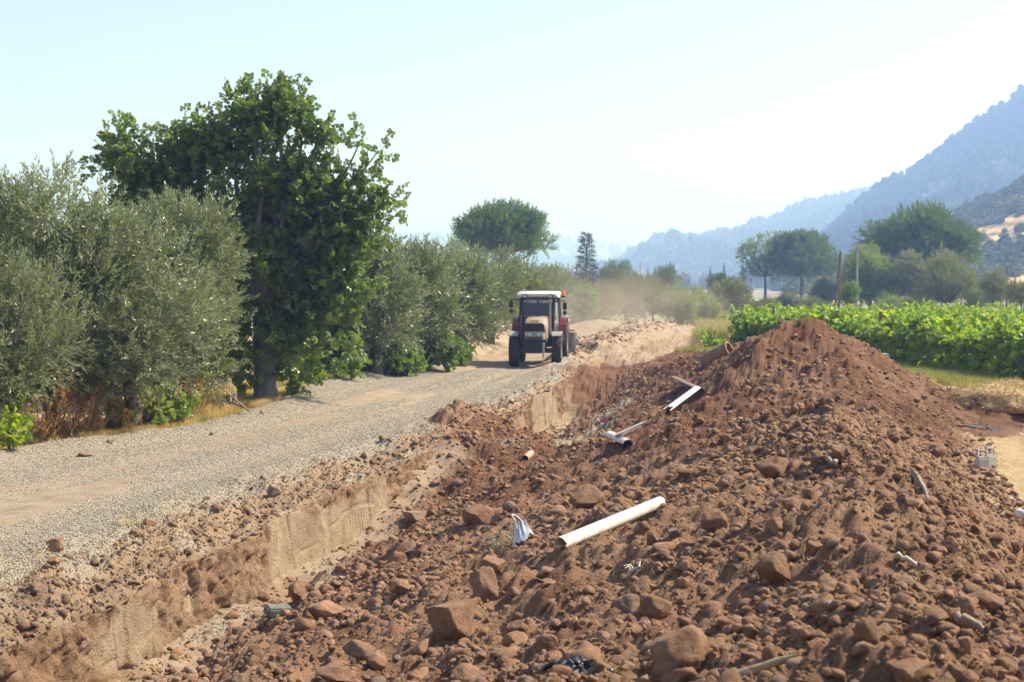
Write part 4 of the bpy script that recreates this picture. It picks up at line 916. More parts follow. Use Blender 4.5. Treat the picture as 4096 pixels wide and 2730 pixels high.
# -- stone pines and other trees of the middle distance
def pine(label, px, d, w, top, bot, seed, n=2300, trunk_px=None, side=None, cat='tree'):
    x = (px - 2048) / F * d; z0 = .37; s = d / F; zt = CAM_Z + (HY - top) * s - z0; zb = CAM_Z + (HY - bot) * s - z0; W = w * s
    lob = blob_lobes((0, 0, (zt + zb) / 2), (W / 2, W / 2, (zt - zb) / 2), 46, seed, (.20, .32), .9, -.55)
    if side: lob += [((sx - px) * s, 0, CAM_Z + (HY - sy) * s - z0, sw * s / 2, sw * s / 2, sw * s / 2.4) for sx, sy, sw in side]
    lob.append((0, 0, (zt + zb) / 2, W * .34, W * .34, (zt - zb) * .3))
    h = max(1.2, zb + .25 * (zt - zb)); tr = [(0, 0, -.2), (.05, 0, h * .5), (0, 0, h)]
    return tree('stone_pine', label, (x, d, z0), lob, n, 'pine', W * .085, M_PINE, M_BARK, (tr, [.32, .26, .22]), None, seed=seed, up=1.0, inner=.72, clump=.5, core=300, jit=.3, cat=cat)
pine('big round-headed stone pine rising above the olive row', 2010, 120, 350, 838, 1075, 831, 2100, side=((1862, 965, 80), (2170, 985, 70)))
pine('stone pine with a round crown and bare trunk beside a paler tree', 3205, 200, 260, 945, 1160, 832, 1700)
pine('largest stone pine, broad dome before the terraced hillside', 3680, 150, 400, 855, 1130, 833, 2300, side=((3495, 960, 80), (3850, 1020, 90)))
pine('small round pine beyond the dusty shrubs', 2868, 150, 92, 1098, 1180, 834, 700)
pine('low dark round pine right of the fir', 2470, 150, 130, 1042, 1170, 835, 900)
pine('small loose young pine above the dust cloud', 2662, 130, 105, 1066, 1190, 836, 420)
def fir():
    d = 140.0; x = (2345 - 2048) / F * d; s = d / F; H = CAM_Z + (HY - 935) * s - .37; root = empty('fir_tree', (x, d, .37), 0, 'pointed dark fir tree standing alone behind the tractor', 'tree')
    V, Fq = tube_np([(0, 0, 0), (0, 0, H * .5), (.05, 0, H)], [.22, .13, .02], 8); obj_np('trunk', V, Fq, M_BARK, root)
    r_ = np.random.default_rng(841); P = []; D = []
    for z in np.linspace(.18, .99, 30):
        R0 = (1 - z) * 1.75 + .08
        for a in np.arange(0, 6.28, 1.05) + r_.random() * 3:
            rr = R0 * (.7 + .5 * r_.random())
            for t in np.linspace(.2, 1, max(2, int(rr * 5))):
                P.append((rr * t * math.cos(a), rr * t * math.sin(a), z * H - .22 * rr * t + .1 * r_.normal())); D.append((math.cos(a), math.sin(a), -.1 + .3 * r_.normal()))
    P = np.array(P); V, Fq = foliage_np('pine', P, np.array(D), np.full(len(P), .42), 842); obj_np('crown', V, Fq, M_FIR, root, smooth=False)
fir()
def broad(name, label, px, d, w, top, bot, seed, n, sc, mat, kind='leafy', nl=16, cat='tree', low=-.8, group=None, rl=(.3, .48), up=.4, z0=None, clump=.3, core=None, bark=None):
    x = (px - 2048) / F * d; s = d / F; z0 = gz(x, d) if z0 is None else z0; zt = CAM_Z + (HY - top) * s - z0; zb = max(.05, CAM_Z + (HY - bot) * s - z0); W = w * s
    lob = blob_lobes((0, 0, (zt + zb) / 2), (W / 2, W / 2 * .85, (zt - zb) / 2), nl, seed, rl, 1.0, low) + [(0, 0, (zt + zb) / 2, W * .3, W * .28, (zt - zb) * .3)]
    h = max(.25, zb + .2 * (zt - zb)); tr = [(0, 0, -.15), (.04, 0, h * .6), (0, .03, h)]; r0 = max(.05, W * .025)
    return tree(name, label, (x, d, z0), lob, n, kind, sc, mat, bark or M_BARK, (tr, [r0 * 1.3, r0, r0 * .8]), None, seed=seed, up=up, inner=.5, clump=clump, core=core if core is not None else n // 4, cat=cat, group=group)
broad('broadleaf_tree', 'loose yellow-green broadleaf tree beside the round stone pine', 3060, 202, 210, 932, 1150, 851, 1500, .62, M_BROAD, nl=22, rl=(.2, .34), clump=.2, core=150)
broad('willow_tree', 'pale green bushy tree behind the power poles', 3480, 130, 235, 1000, 1240, 852, 2400, .5, M_BROAD, nl=20)
broad('poplar_tree', 'silvery poplar tops in front of the largest stone pine', 3640, 128, 130, 1010, 1230, 853, 900, .45, M_OLIVE2, nl=10)
broad('poplar_tree', 'silvery poplar nearest the olive bush before the largest pine', 3765, 128, 110, 995, 1230, 854, 800, .45, M_OLIVE2, nl=10)
broad('olive_bush', 'wide dark olive bush in front of the largest stone pine', 3790, 105, 250, 1035, 1262, 855, 1700, .5, M_OLIVE2, 'olive_far', nl=20, cat='bush', up=.7)
broad('olive_bush', 'sparse dark olive bush near the right edge beneath the terraces', 3970, 100, 130, 1092, 1250, 856, 900, .4, M_OLIVE2, 'olive_far', nl=12, cat='bush', up=.6, clump=.2)
broad('olive_bush', 'olive bush cut off by the right edge above the vineyard', 4085, 96, 110, 1130, 1250, 857, 700, .4, M_OLIVE2, 'olive_far', nl=10, cat='bush', up=.6)
broad('bush', 'grey-green bush at the foot of the round pine, beyond the vines', 3300, 150, 120, 1120, 1230, 858, 700, .5, M_OLIVE2, nl=10, cat='bush')
broad('bush', 'young upright bush below the power poles', 3400, 110, 56, 1128, 1250, 859, 260, .4, M_GREEN, nl=6, cat='bush', up=.9)
broad('bush', 'low olive-green bush left of the power poles above the vines', 3170, 140, 100, 1185, 1240, 860, 500, .45, M_SHRUB, nl=8, cat='bush')
# dusty shrubs behind the tractor
sh = [(2390, 84, 150, 1140, 1300, M_SHRUB, 'dusty shrub right behind the orange beacon of the tractor'), (2500, 88, 150, 1105, 1310, M_SHRUB, 'dusty shrub in the middle of the dust cloud'), (2610, 90, 150, 1120, 1310, M_SHRUB, 'dusty dark shrub at the right of the dust cloud'), (2330, 80, 80, 1170, 1290, M_GREEN, 'pale green shrub beside the tractor mirror'),
      (2720, 86, 120, 1165, 1305, M_BROAD, 'yellow-green shrub right of the dust'), (2810, 88, 120, 1170, 1300, M_BROAD, 'yellow-green shrub next to the grey-green bush'), (2930, 100, 135, 1125, 1262, M_OLIVE2, 'rounded grey-green bush before the low grey wall'), (2250, 88, 150, 1060, 1290, M_OLIVE2, 'olive tree behind the tractor roof')]
for i, (px, d, w, tp, bt, mt, lab) in enumerate(sh): broad('shrub', lab, px, d, w, tp, bt, 870 + i, 780, .5, mt, 'olive_far' if mt is not M_GREEN else 'leafy', nl=14, cat='shrub', up=.6)
broad('tree', 'grey spiky tree top poking over the olive row', 1720, 90, 80, 968, 1100, 881, 300, .5, M_OLIVE2, 'olive_far', nl=8, up=1.0)
broad('tree', 'thin tree top beside the big stone pine', 1812, 100, 60, 965, 1100, 882, 200, .5, M_BROAD, 'olive_far', nl=6, up=1.0)
broad('tree', 'green tree top between stone pine and fir', 2215, 110, 110, 1060, 1200, 883, 500, .45, M_BROAD, nl=8)

for i, (px, d, w, tp, mt, lab) in enumerate(((3085, 128, 90, 1205, M_SHRUB, 'low dry bush at the foot of the yellow-green broadleaf tree'), (3250, 120, 110, 1198, M_OLIVE2, 'low grey bush between the round pine and the A-frame pole'), (3560, 112, 120, 1180, M_BROAD, 'low green bush right of the power poles at the vineyard edge'),
        (3650, 108, 110, 1200, M_OLIVE2, 'low grey-green bush under the silvery poplars'), (3900, 104, 90, 1160, M_BROAD, 'small green bush between the wide olive bush and the sparse one'), (3020, 122, 70, 1215, M_SHRUB, 'small dusty bush in front of the low grey wall'))):
    broad('bush', lab, px, d, w, tp, 1256, 890 + i, 420, .42, mt, 'olive_far', nl=8, cat='bush', up=.6)
# ------------------------------------------------------------------ vineyard, verge plants, grass
M_POST = plain('weathered_wood', (.16, .13, .10), .9, var=.3, scale=5, bstr=.5, bscale=25)
A = np.array([15.2, 33.0]); B = np.array([9.9, 67.0])
def vine_row(k, n, label, ylo, yhi, front=False):
    off = np.array([2.35 * k, .35 * k]); r_ = np.random.default_rng(900 + k)
    t0 = (ylo - A[1]) / (B[1] - A[1]); t1 = (yhi - A[1]) / (B[1] - A[1]); base = A + (B - A) * t0 + off; end = A + (B - A) * t1 + off
    root = empty('vine_row', (base[0], base[1], .38), 0, label, 'vine row', 'rows of the vineyard'); d = end - base; Ln = np.linalg.norm(d); d /= Ln; q = np.array([d[1], -d[0]])
    u = r_.random(n) * Ln; h = np.where(r_.random(n) < (.55 if front else .18), r_.random(n) * 1.25 + .12, 1.15 + .38 * r_.random(n))
    wob = .16 * fbm(u * .5, u * 0 + k, oct=3, seed=905); top = 1.45 + .28 * fbm(u * .8, u * 0 + 5 + k, oct=3, seed=906)
    h = np.minimum(h, 1.6) * top / 1.5 * .86
    side = r_.uniform(-1, 1, n) * (.50 - .12 * (h > 1.2)); side = np.where(front & (h < 1.15), -np.abs(side) * .6 - .24, side)
    side = side + wob + .12 * fbm(u * 1.7, h * 2, oct=2, seed=907)
    P = np.stack([d[0] * u + q[0] * side, d[1] * u + q[1] * side, h], 1)
    D = np.stack([q[0] * np.sign(side) * .8 + r_.normal(0, .5, n), r_.normal(0, .6, n), np.where(h > 1.15, .45, -.5) + .4 * r_.normal(size=n)], 1)
    V, Fq = foliage_np('vine', P, D, .28 + .14 * r_.random(n) + (0 if front else .03), 910 + k); obj_np('foliage', V, Fq, M_VINE, root, smooth=False)
    if front:
        for u_ in np.arange(1.0, Ln, 2.2):
            mb = MB(); x, y = d * u_; mb.tube([(x, y, -.05), (x + .03, y + .02, .5), (x - .02, y, 1.1)], [.035, .028, .02], 6); mb.build('vine_stem', M_BARK, root, True)
        for u_ in np.arange(2.0, Ln, 5.5):
            x, y = d * u_ + q * .1; MB().box((x, y, .82), (.08, .08, 1.75)).build('post', M_POST, root)
    return root
vine_row(0, 3100, 'front row of the bright green vineyard, facing the straw field', 31, 63, True)
names = ['second', 'third', 'fourth', 'fifth', 'sixth', 'seventh', 'eighth', 'ninth', 'tenth']
for k in range(1, 10): vine_row(k, int(520 - 20 * k), 'green vine row, %s behind the front row of the vineyard' % names[k - 1], 34 + 2.5 * k, 72)
def vine_bush(label, px, py, w, h, n, seed, mat=M_GREEN, dep=.8, kind='vine', sc=.34, name='vine_bush', cat='bush', dp=None):
    p = hit(px, py) if dp is None else at(px, py, dp)
    if dp is not None: p[2] = gz(p[0], dp)
    r_ = np.random.default_rng(seed); root = empty(name, p, 0, label, cat)
    lob = blob_lobes((0, 0, h * .5), (w / 2, w / 2 * dep, h / 2), 9, seed, (.35, .55), 1, -.7); P, D = lobes_points(lob, n, seed, .4, .3, .3, .5)
    V, Fq = foliage_np(kind, P, D, sc * (.7 + .6 * r_.random(len(P))), seed); obj_np('foliage', V, Fq, mat, root, smooth=False)
    V, Fq = limbs_np((0, 0, -.05), [((l[0], l[1], l[2]), .02) for l in lob[:6]], 0, seed, n=5); obj_np('stems', V, Fq, M_BARK, root)
    return root
vine_bush('sunlit yellow-green vine bush under the slender olive tree', 1560, 1492, 1.7, 1.05, 260, 931)
vine_bush('green vine bush between the yellow-green one and the tractor', 1720, 1478, 1.6, 1.2, 240, 932)
vine_bush('low green vine bush nearest the tractor on the verge', 1810, 1455, 1.2, .7, 150, 933)
vine_bush('dark green vine climbing the second olive beyond the fig', 1690, 1465, 1.3, 2.0, 260, 934, M_BROAD)
vine_bush('green vine leaves at the foot of the fig trunk', 1170, 1580, 1.3, .8, 160, 935)
vine_bush('green weeds in the shade between the olive trunks', 560, 1720, 1.6, .9, 160, 936, M_BROAD)
vine_bush('small green weed among dry stalks at the road edge', 465, 1738, .4, .5, 40, 937, M_GREEN, sc=.2)
vine_bush('bright lime vine shoot at the left edge in front of the olive', 45, 1800, .5, .55, 26, 938, M_VINE)
vine_bush('lime green vine leaves hanging before the olive at the left edge', 40, 1790, .55, 1.9, 40, 939, M_VINE)
vine_bush('green vine beside the standing grey olive, behind the fig', 1400, 1520, 1.2, .7, 120, 940)
vine_bush('leafy vine shoot at the end of the spoil heap before the vineyard', 2985, 1378, 1.3, 1.0, 120, 941, M_VINE, dp=61)
vine_bush('small yellow-green vine at the far end of the spoil heap', 2850, 1392, .7, .6, 50, 942, M_VINE, dp=60)
# grasses: tuft shapes
def blades_mat(name, cols, tr=.25): return leaf_material(name, cols, .7, tr, .2)
M_DRY = blades_mat('dry_grass', [(.42, .27, .10), (.55, .38, .16), (.62, .46, .24)]); M_RUST = blades_mat('dry_weeds', [(.24, .10, .045), (.36, .17, .075), (.46, .26, .12)], .3); M_GRASS = blades_mat('green_grass', [(.13, .17, .04), (.22, .24, .07), (.38, .34, .13)])
M_STRAW = blades_mat('straw', [(.40, .27, .13), (.50, .36, .19), (.60, .46, .28)], .1)
def tuft(seed, n, h, w, lean=.5, width=.012):
    r_ = np.random.default_rng(seed); parts = []
    for _ in range(n):
        a = r_.random() * 6.28; l = lean * r_.random(); hh = h * (.5 + .6 * r_.random()); b = np.array([r_.normal(0, w), r_.normal(0, w), 0]); d = np.array([math.cos(a), math.sin(a), 0]); s = np.array([-d[1], d[0], 0]) * width
        m = b + d * l * hh * .35 + np.array([0, 0, hh * .6]); t = b + d * l * hh + np.array([0, 0, hh])
        parts.append((np.array([b - s, b + s, m + s * .7, m - s * .7, t]), np.array([[0, 1, 2, 3], [3, 2, 4, 4]])))
    V, Fq = merge([(V, Fq[:1]) for V, Fq in parts]); V2, F2 = merge(parts)
    return V2, F2
def tuft_tri(seed, n, h, w, lean=.5, width=.012):
    V, Fq = tuft(seed, n, h, w, lean, width); T = []
    for q in Fq: T.append((q[0], q[1], q[2])); (T.append((q[0], q[2], q[3])) if q[2] != q[3] else None)
    return V, np.array(T)
def weed(seed, h):
    """dry stalk with side twigs and seed clumps"""
    r_ = np.random.default_rng(seed); parts = []
    top = np.array([r_.normal(0, .12), r_.normal(0, .12), h]); V, Fq = tube_np([(0, 0, 0), top * .5 + np.array([.03, 0, 0]), top], [.008, .006, .003], 3); T = [(V, np.concatenate([Fq[:, [0, 1, 2]], Fq[:, [0, 2, 3]]]))]
    for _ in range(26):
        t = .15 + .85 * r_.random(); p = top * t; a = r_.random() * 6.28; L = .05 + .16 * (1 - t) + .05 * r_.random(); q = p + np.array([math.cos(a) * L, math.sin(a) * L, L * .9])
        s = r_.normal(size=3) * .006; T.append((np.array([p - s, p + s, q]), np.array([[0, 1, 2]])))
        for _ in range(4):
            c = p + (q - p) * r_.random(); u = r_.normal(size=3) * .022; v = r_.normal(size=3) * .022; T.append((np.array([c, c + u, c + v]), np.array([[0, 1, 2]])))
    return merge(T)
lib('dry_tuft', [(*tuft_tri(950 + i, 26, .16, .06, .9, .004), M_DRY, False) for i in range(4)])
lib('grass_tuft', [(*tuft_tri(960 + i, 26, .26, .07, .7, .005), M_GRASS, False) for i in range(4)])
lib('straw_bit', [(*tuft_tri(970 + i, 14, .10, .10, 3.0, .0035), M_STRAW, False) for i in range(4)])
lib('dry_weed', [(*weed(980 + i, .75 + .12 * i), M_RUST, False) for i in range(5)])
def scatter_simple(name, coll, P, smin, smax, seed, nk, tilt=.1):
    r_ = np.random.default_rng(seed); n = len(P); s = smin + (smax - smin) * r_.random(n)
    return scatter(name, coll, P, np.stack([r_.normal(0, tilt, n), r_.normal(0, tilt, n), r_.random(n) * 6.28], 1), s, r_.integers(0, nk, n))
vg = ((cf > C2 - 30) & (cf < C2 + 10)).astype(float)
Pv, _, _ = sample_grid(9000, vg * sstep(-.3, .2, n1) * (Yg > 20) * (Yg < 50), 951); scatter_simple('dry_grass', 'dry_tuft', Pv, .5, 1.2, 952, 4)
Pv, _, _ = sample_grid(80, ((cf > C2 - 17) & (cf < C2 + 2)) * sstep(-.1, .3, n2 + n1) * (Yg > 21) * (Yg < 34) * (np.abs(Xg / Yg) < .39), 953); scatter_simple('dry_weeds', 'dry_weed', Pv, .4, .95, 954, 5)
Pv, _, _ = sample_grid(42, ((cf > C2 - 16) & (cf < C2 + 2)) * (Xg / Yg < -.29) * (Yg > 21) * (Yg < 28), 955); scatter_simple('dry_weeds', 'dry_weed', Pv, .8, 1.3, 956, 5)
Pv, _, _ = sample_grid(900, ((cf > C2 - 20) & (cf < C2 + 6)) * sstep(.1, .4, n2) * (Yg > 24) * (Yg < 52), 957); scatter_simple('green_grass', 'grass_tuft', Pv, .4, .9, 958, 4)
# grass strip before the vineyard
rowx = A[0] + (B[0] - A[0]) * (Yg - A[1]) / (B[1] - A[1]); gs = ((Xg > rowx - 3.6 + 1.0 * n1) & (Xg < rowx - .2) & (Yg > 30) & (Yg < 62)).astype(float)
Pv, _, _ = sample_grid(8000, gs, 959); scatter_simple('green_grass', 'grass_tuft', Pv, .4, .9, 960, 4)
Pv, _, _ = sample_grid(3500, gs * (Xg < rowx - 1.4), 961); scatter_simple('dry_grass', 'dry_tuft', Pv, .5, 1.0, 962, 4)
Pv, _, _ = sample_grid(9000, ((cf > C18 + 16) & (straw > .5) & (Yg < 34)).astype(float), 963); scatter_simple('straw', 'straw_bit', Pv + np.array([0, 0, .003]), .5, 1.2, 964, 4, .1)
Pv, _, _ = sample_grid(150, ((cf > C7) & (cf < C9 - 4)) * sstep(.05, .4, n1 + .5 * n2) * (Yg < 24) / Yg, 965); scatter_simple('straw', 'straw_bit', Pv + np.array([0, 0, .005]), .5, 1.1, 966, 4, .5)
Pv, _, _ = sample_grid(420, heapm / Yg ** 1.2, 967); scatter_simple('straw', 'straw_bit', Pv + np.array([0, 0, .01]), .2, .5, 968, 4, .6)
# rough grass beyond the spoil heap and between the shrubs
n = 1500; r_ = np.random.default_rng(969); yv = 72 + 45 * r_.random(n); xv = yv * (.13 + .045 * r_.random(n)); zz = np.array([gz(a, b) for a, b in zip(xv, yv)])
scatter_simple('rough_grass', 'grass_tuft', np.stack([xv, yv, zz], 1), 1.2, 3.0, 970, 4)
scatter_simple('rough_grass', 'dry_tuft', np.stack([xv + .2, yv + .1, zz], 1), 1.5, 4.5, 971, 4)
# hay
def hay(label, px, py, w, h, seed):
    p = hit(px, py); r_ = np.random.default_rng(seed); n = 2600; d = r_.normal(size=(n, 3)); d[:, 2] = np.abs(d[:, 2]); d /= np.linalg.norm(d, axis=1, keepdims=True)
    P = d * np.array([w / 2, w / 2.6, h]) * (.9 + .16 * fbm(d[:, 0] * 3 + seed, d[:, 1] * 3, d[:, 2] * 3, oct=3, seed=seed))[:, None]
    V, Fq = ico(4); V = V * np.array([w / 2, w / 2.6, h]) * (.92 + .16 * fbm(V[:, 0] * 3 + seed, V[:, 1] * 3, V[:, 2] * 3, oct=3, seed=seed))[:, None]; V = V[:, :]; V[:, 2] = np.maximum(V[:, 2], -.1)
    root = empty('hay_pile', p + np.array([0, w / 4, -.02]), 0, label, 'hay pile'); obj_np('packed_hay', V, Fq, M_STRAWB, root)
    T = np.array([[0, -.005, 0], [.10, -.004, .01], [.10, .004, .01], [0, .005, 0]]); Vb, Fb = instances((T, np.array([[0, 1, 2, 3]])), frames(r_.normal(size=(n, 3)), r_.random(n) * 6), P, .5 + r_.random(n))
    s = obj_np('loose_straw', Vb, Fb, M_STRAW, root, smooth=False); s['kind'] = 'stuff'
M_STRAWB = plain('packed_straw', (.36, .24, .12), .95, var=.35, scale=9, bstr=.9, bscale=28)
hay('brown hay pile lying on the straw at the right edge', 4010, 1628, 1.9, .42, 971); hay('low hay pile nearer the grass strip at the right edge', 4080, 1580, 1.8, .34, 972)
# ------------------------------------------------------------------ pipes and rubbish
def dirty_plastic(name, col):
    m, nt, b = new_mat(name); tc = nt.nodes.new('ShaderNodeTexCoord').outputs['Object']
    dirt = ramp(nt, noise(nt, 7, 7, .72, tc), [(.46, (0, 0, 0)), (.66, (.75, .75, .75))])
    nt.links.new(mixc(nt, dirt, col, (.30, .19, .125)), b.inputs['Base Color']); nt.links.new(ramp(nt, dirt, [(0, (.3, .3, .3)), (1, (.8, .8, .8))]), b.inputs['Roughness']); nt.links.new(bump(nt, noise(nt, 40, 4, .6, tc), .15, .01), b.inputs['Normal'])
    return m
M_PVC = dirty_plastic('white_plastic', (.74, .70, .65)); M_PVCB = dirty_plastic('bluish_plastic', (.52, .57, .62)); M_CLAY = plain('stained_clay_pipe', (.27, .15, .09), .8, var=.3, scale=5, bstr=.3)
M_RUSTP = plain('rusty_metal', (.23, .15, .11), .7, var=.35, scale=6); M_OCHRE = plain('orange_plastic', (.40, .26, .15), .6, var=.2); M_BLACK = plain('black_plastic', (.025, .028, .035), .35, bstr=.5); M_STICK = plain('dry_wood', (.33, .24, .14), .8, var=.3, scale=7, bstr=.5, bscale=30); M_STICKG = plain('grey_wood', (.27, .20, .15), .85, var=.25, scale=7, bstr=.4)
M_CONC = plain('concrete', (.30, .28, .25), .9, var=.2, scale=4, bstr=.4); M_CLEAR = plain('milky_plastic', (.42, .41, .36), .35, var=.06, spec=.5)
def hollow_pipe(name, p0, p1, r, th, mat, label, cat='pipe', a0=0.0, a1=2 * math.pi, jag0=0.0, jag1=0.0, n=36, seed=1, taper=1.0, ns=10, gap=None):
    """a pipe or split pipe with wall thickness; jagged ends"""
    r_ = np.random.default_rng(seed); p0 = np.array(p0, float); p1 = np.array(p1, float); ax = p1 - p0; L = np.linalg.norm(ax); ax /= L
    u = np.cross(ax, [0, 0, 1.0]); u /= np.linalg.norm(u); w = np.cross(u, ax); full = abs(a1 - a0 - 2 * math.pi) < 1e-6
    ang = np.linspace(a0, a1, n, endpoint=not full); j0 = jag0 * np.abs(fbm(ang * 1.7 + seed, ang * 0, oct=3, seed=seed)); j1 = jag1 * np.abs(fbm(ang * 1.9 + seed, ang * 0 + 4, oct=3, seed=seed + 1))
    if gap is not None: j0 = j0 + gap[2] * np.exp(-((ang - gap[0]) / gap[1]) ** 2)
    V = []
    for rad in (1.0, 1 - th / r):
        for k in range(ns + 1):
            t = k / ns; s0 = j0; s1 = L - j1; s = s0 + (s1 - s0) * t; rr = r * rad * (1 + (taper - 1) * t)
            V.append(p0 + ax * s[:, None] + rr * (np.cos(ang)[:, None] * u + np.sin(ang)[:, None] * w))
    V = np.concatenate(V); Fs = []; M = (ns + 1) * n
    rng_i = range(n if full else n - 1)
    for k in range(ns):
        for i in rng_i:
            j = (i + 1) % n; Fs.append((k * n + i, k * n + j, (k + 1) * n + j, (k + 1) * n + i)); Fs.append((M + k * n + i, M + (k + 1) * n + i, M + (k + 1) * n + j, M + k * n + j))
    for i in rng_i:
        j = (i + 1) % n; Fs.append((i, M + i, M + j, j)); Fs.append((ns * n + i, ns * n + j, M + ns * n + j, M + ns * n + i))
    if not full:
        for k in range(ns):
            Fs.append((k * n, (k + 1) * n, M + (k + 1) * n, M + k * n)); e = n - 1; Fs.append((k * n + e, M + k * n + e, M + (k + 1) * n + e, (k + 1) * n + e))
    o = obj_np(name, V - p0, np.array(Fs), mat, loc=p0); o.data.set_sharp_from_angle(angle=R(40)); return tag(o, label, cat)
up = lambda z: np.array([0, 0, z])
a = hit(2238, 2212); b = hit(2640, 2030)
hollow_pipe('plastic_pipe', a + up(.075), b + up(.05), .060, .004, M_PVC, 'long white plastic pipe lying half buried on the spoil heap slope', jag0=.05, jag1=.02, seed=3, gap=(4.6, .7, .35), n=48)
def fitting():
    """a torn flared socket standing on its wide end, mouth tilted to the right"""
    p = hit(2085, 2180); root = empty('pipe_fitting', p, 0, 'torn bluish white pipe fitting standing beside an olive twig', 'pipe fitting')
    o = hollow_pipe('socket', (.03, 0, -.03), (-.02, .07, .27), .125, .008, M_PVCB, None, None, jag0=.09, jag1=.16, seed=8, taper=.50, gap=(1.2, .9, .12), a0=.2, a1=5.6); o.parent = root
    V, Fq = tube_np([(-.02 + .075 * math.cos(t) + .03 * math.sin(t), .06 + .05 * math.sin(t), .235 - .085 * math.cos(t)) for t in np.linspace(-.6, 4.4, 16)], .011, 8); obj_np('rim', V, Fq, M_PVCB, root)
fitting()
a = hit(2440, 1765); b = hit(2515, 1800)
hollow_pipe('pipe_fragment', a + up(.07), b + up(.06), .105, .008, M_PVC, 'split white pipe piece with a crumpled end in the rubble', a0=.3, a1=3.5, jag0=.06, jag1=.25, seed=12)
a = hit(2462, 1785); b = hit(2600, 1722)
hollow_pipe('pipe_fragment', a + up(.06), b + up(.05), .13, .008, M_PVC, 'long white pipe sliver crossing the crumpled piece', a0=.9, a1=2.6, jag0=.1, jag1=.5, seed=14)
a = hit(2662, 1668); b = hit(2788, 1590)
hollow_pipe('pipe_fragment', a + up(.02), b + up(.10), .12, .010, M_PVCB, 'bluish white pipe sliver sloping up the back of the heap', a0=.8, a1=2.7, jag0=.5, jag1=.03, seed=16)
a = hit(2694, 1565); b = hit(2796, 1590)
hollow_pipe('half_pipe', a + up(.22), b + up(.06), .13, .012, M_RUSTP, 'rust-brown half pipe sticking out of the soil behind the heap', a0=1.0, a1=4.2, jag0=.04, jag1=.1, seed=18)
a = hit(2815, 1466); b = a + np.array([.62, -.35, .42])
hollow_pipe('clay_pipe', a + up(.05), b + up(.02), .23, .045, M_CLAY, 'thick brown pipe section with an open end beyond the spoil heap', jag0=.02, jag1=.03, seed=20, n=32)
a = hit(2100, 1846); b = a + np.array([.12, .35, .03])
hollow_pipe('trench_pipe', a + up(.05), b + up(.08), .07, .006, M_OCHRE, 'orange pipe end lying in the trench under the soil pile', seed=22)
a = hit(4065, 2075); b = a + np.array([.30, -.50, -.06])
hollow_pipe('plastic_pipe', a + up(.06), b + up(.03), .058, .004, M_PVC, 'white pipe end poking out at the right edge of the photo', jag0=.03, seed=24)
a = hit(3850, 1708); b = hit(3985, 1730)
hollow_pipe('plastic_channel', a + up(.10), b + up(.08), .10, .006, M_CLEAR, 'pale split plastic channel lying beside the small soil pile', a0=3.5, a1=5.9, seed=26)
a = hit(1448, 1405); b = hit(1475, 1432)
hollow_pipe('plastic_pipe', at(1436, 1368, 46) , at(1478, 1402, 46), .05, .004, M_PVC, 'short white stick-like pipe leaning in the bushes right of the fig', seed=28)
# thin broken sheet on edge with its pale rim
def sheet():
    a = hit(3648, 1900); b = hit(3715, 2005); d = b - a; pts = []
    t = np.linspace(0, 1, 9); r_ = np.random.default_rng(5); top = a[None] + d[None] * t[:, None] + np.array([0, 0, .085]) * (1 - (2 * t - 1)[:, None] ** 2 * .7); bot = a[None] + d[None] * t[:, None] - np.array([0, 0, .05])
    V = []; th = np.array([.012, .004, 0]); 
    for s in (-1, 1):
        for k in range(9): V.append(top[k] + th * s + r_.normal(0, .004, 3)); V.append(bot[k] + th * s)
    Fs = []
    for k in range(8):
        Fs += [(2 * k, 2 * k + 1, 2 * k + 3, 2 * k + 2), (18 + 2 * k, 18 + 2 * k + 2, 18 + 2 * k + 3, 18 + 2 * k + 1), (2 * k, 2 * k + 2, 18 + 2 * k + 2, 18 + 2 * k)]
    o = obj_np('broken_sheet', np.array(V), np.array(Fs), M_STICKG, smooth=False); tag(o, 'thin broken sheet standing on edge in the slope facing the field', 'scrap')
sheet()
# white plastic jugs on the stubble
def jug(label, px, py, rz, dp):
    p = at(px, py, dp); p[2] = gz(p[0], dp) - .02; root = empty('plastic_jug', p, rz, label, 'jug', 'plastic jugs on the straw field'); root.scale = (.8, .8, .85)
    MB().box((0, 0, .12), (.26, .15, .26), taper=(.92, .9)).build('body', M_CLEAR, root, True, .03)
    MB().tube([(-.09, 0, .24), (-.09, 0, .33), (-.05, 0, .36), (.05, 0, .36), (.10, 0, .33), (.10, 0, .24)], .016, 8).build('handle', M_CLEAR, root, True)
    MB().lathe([(.0, .36), (.028, .36), (.028, .25), (.034, .24)], 14, c=(-.09, 0, .03)).build('neck', M_CLEAR, root, True)
jug('milky plastic jug with a handle on the straw field at the heap foot', 3925, 1928, .3, 19.6); jug('second milky plastic jug standing just behind the first one', 3958, 1922, .5, 19.9)
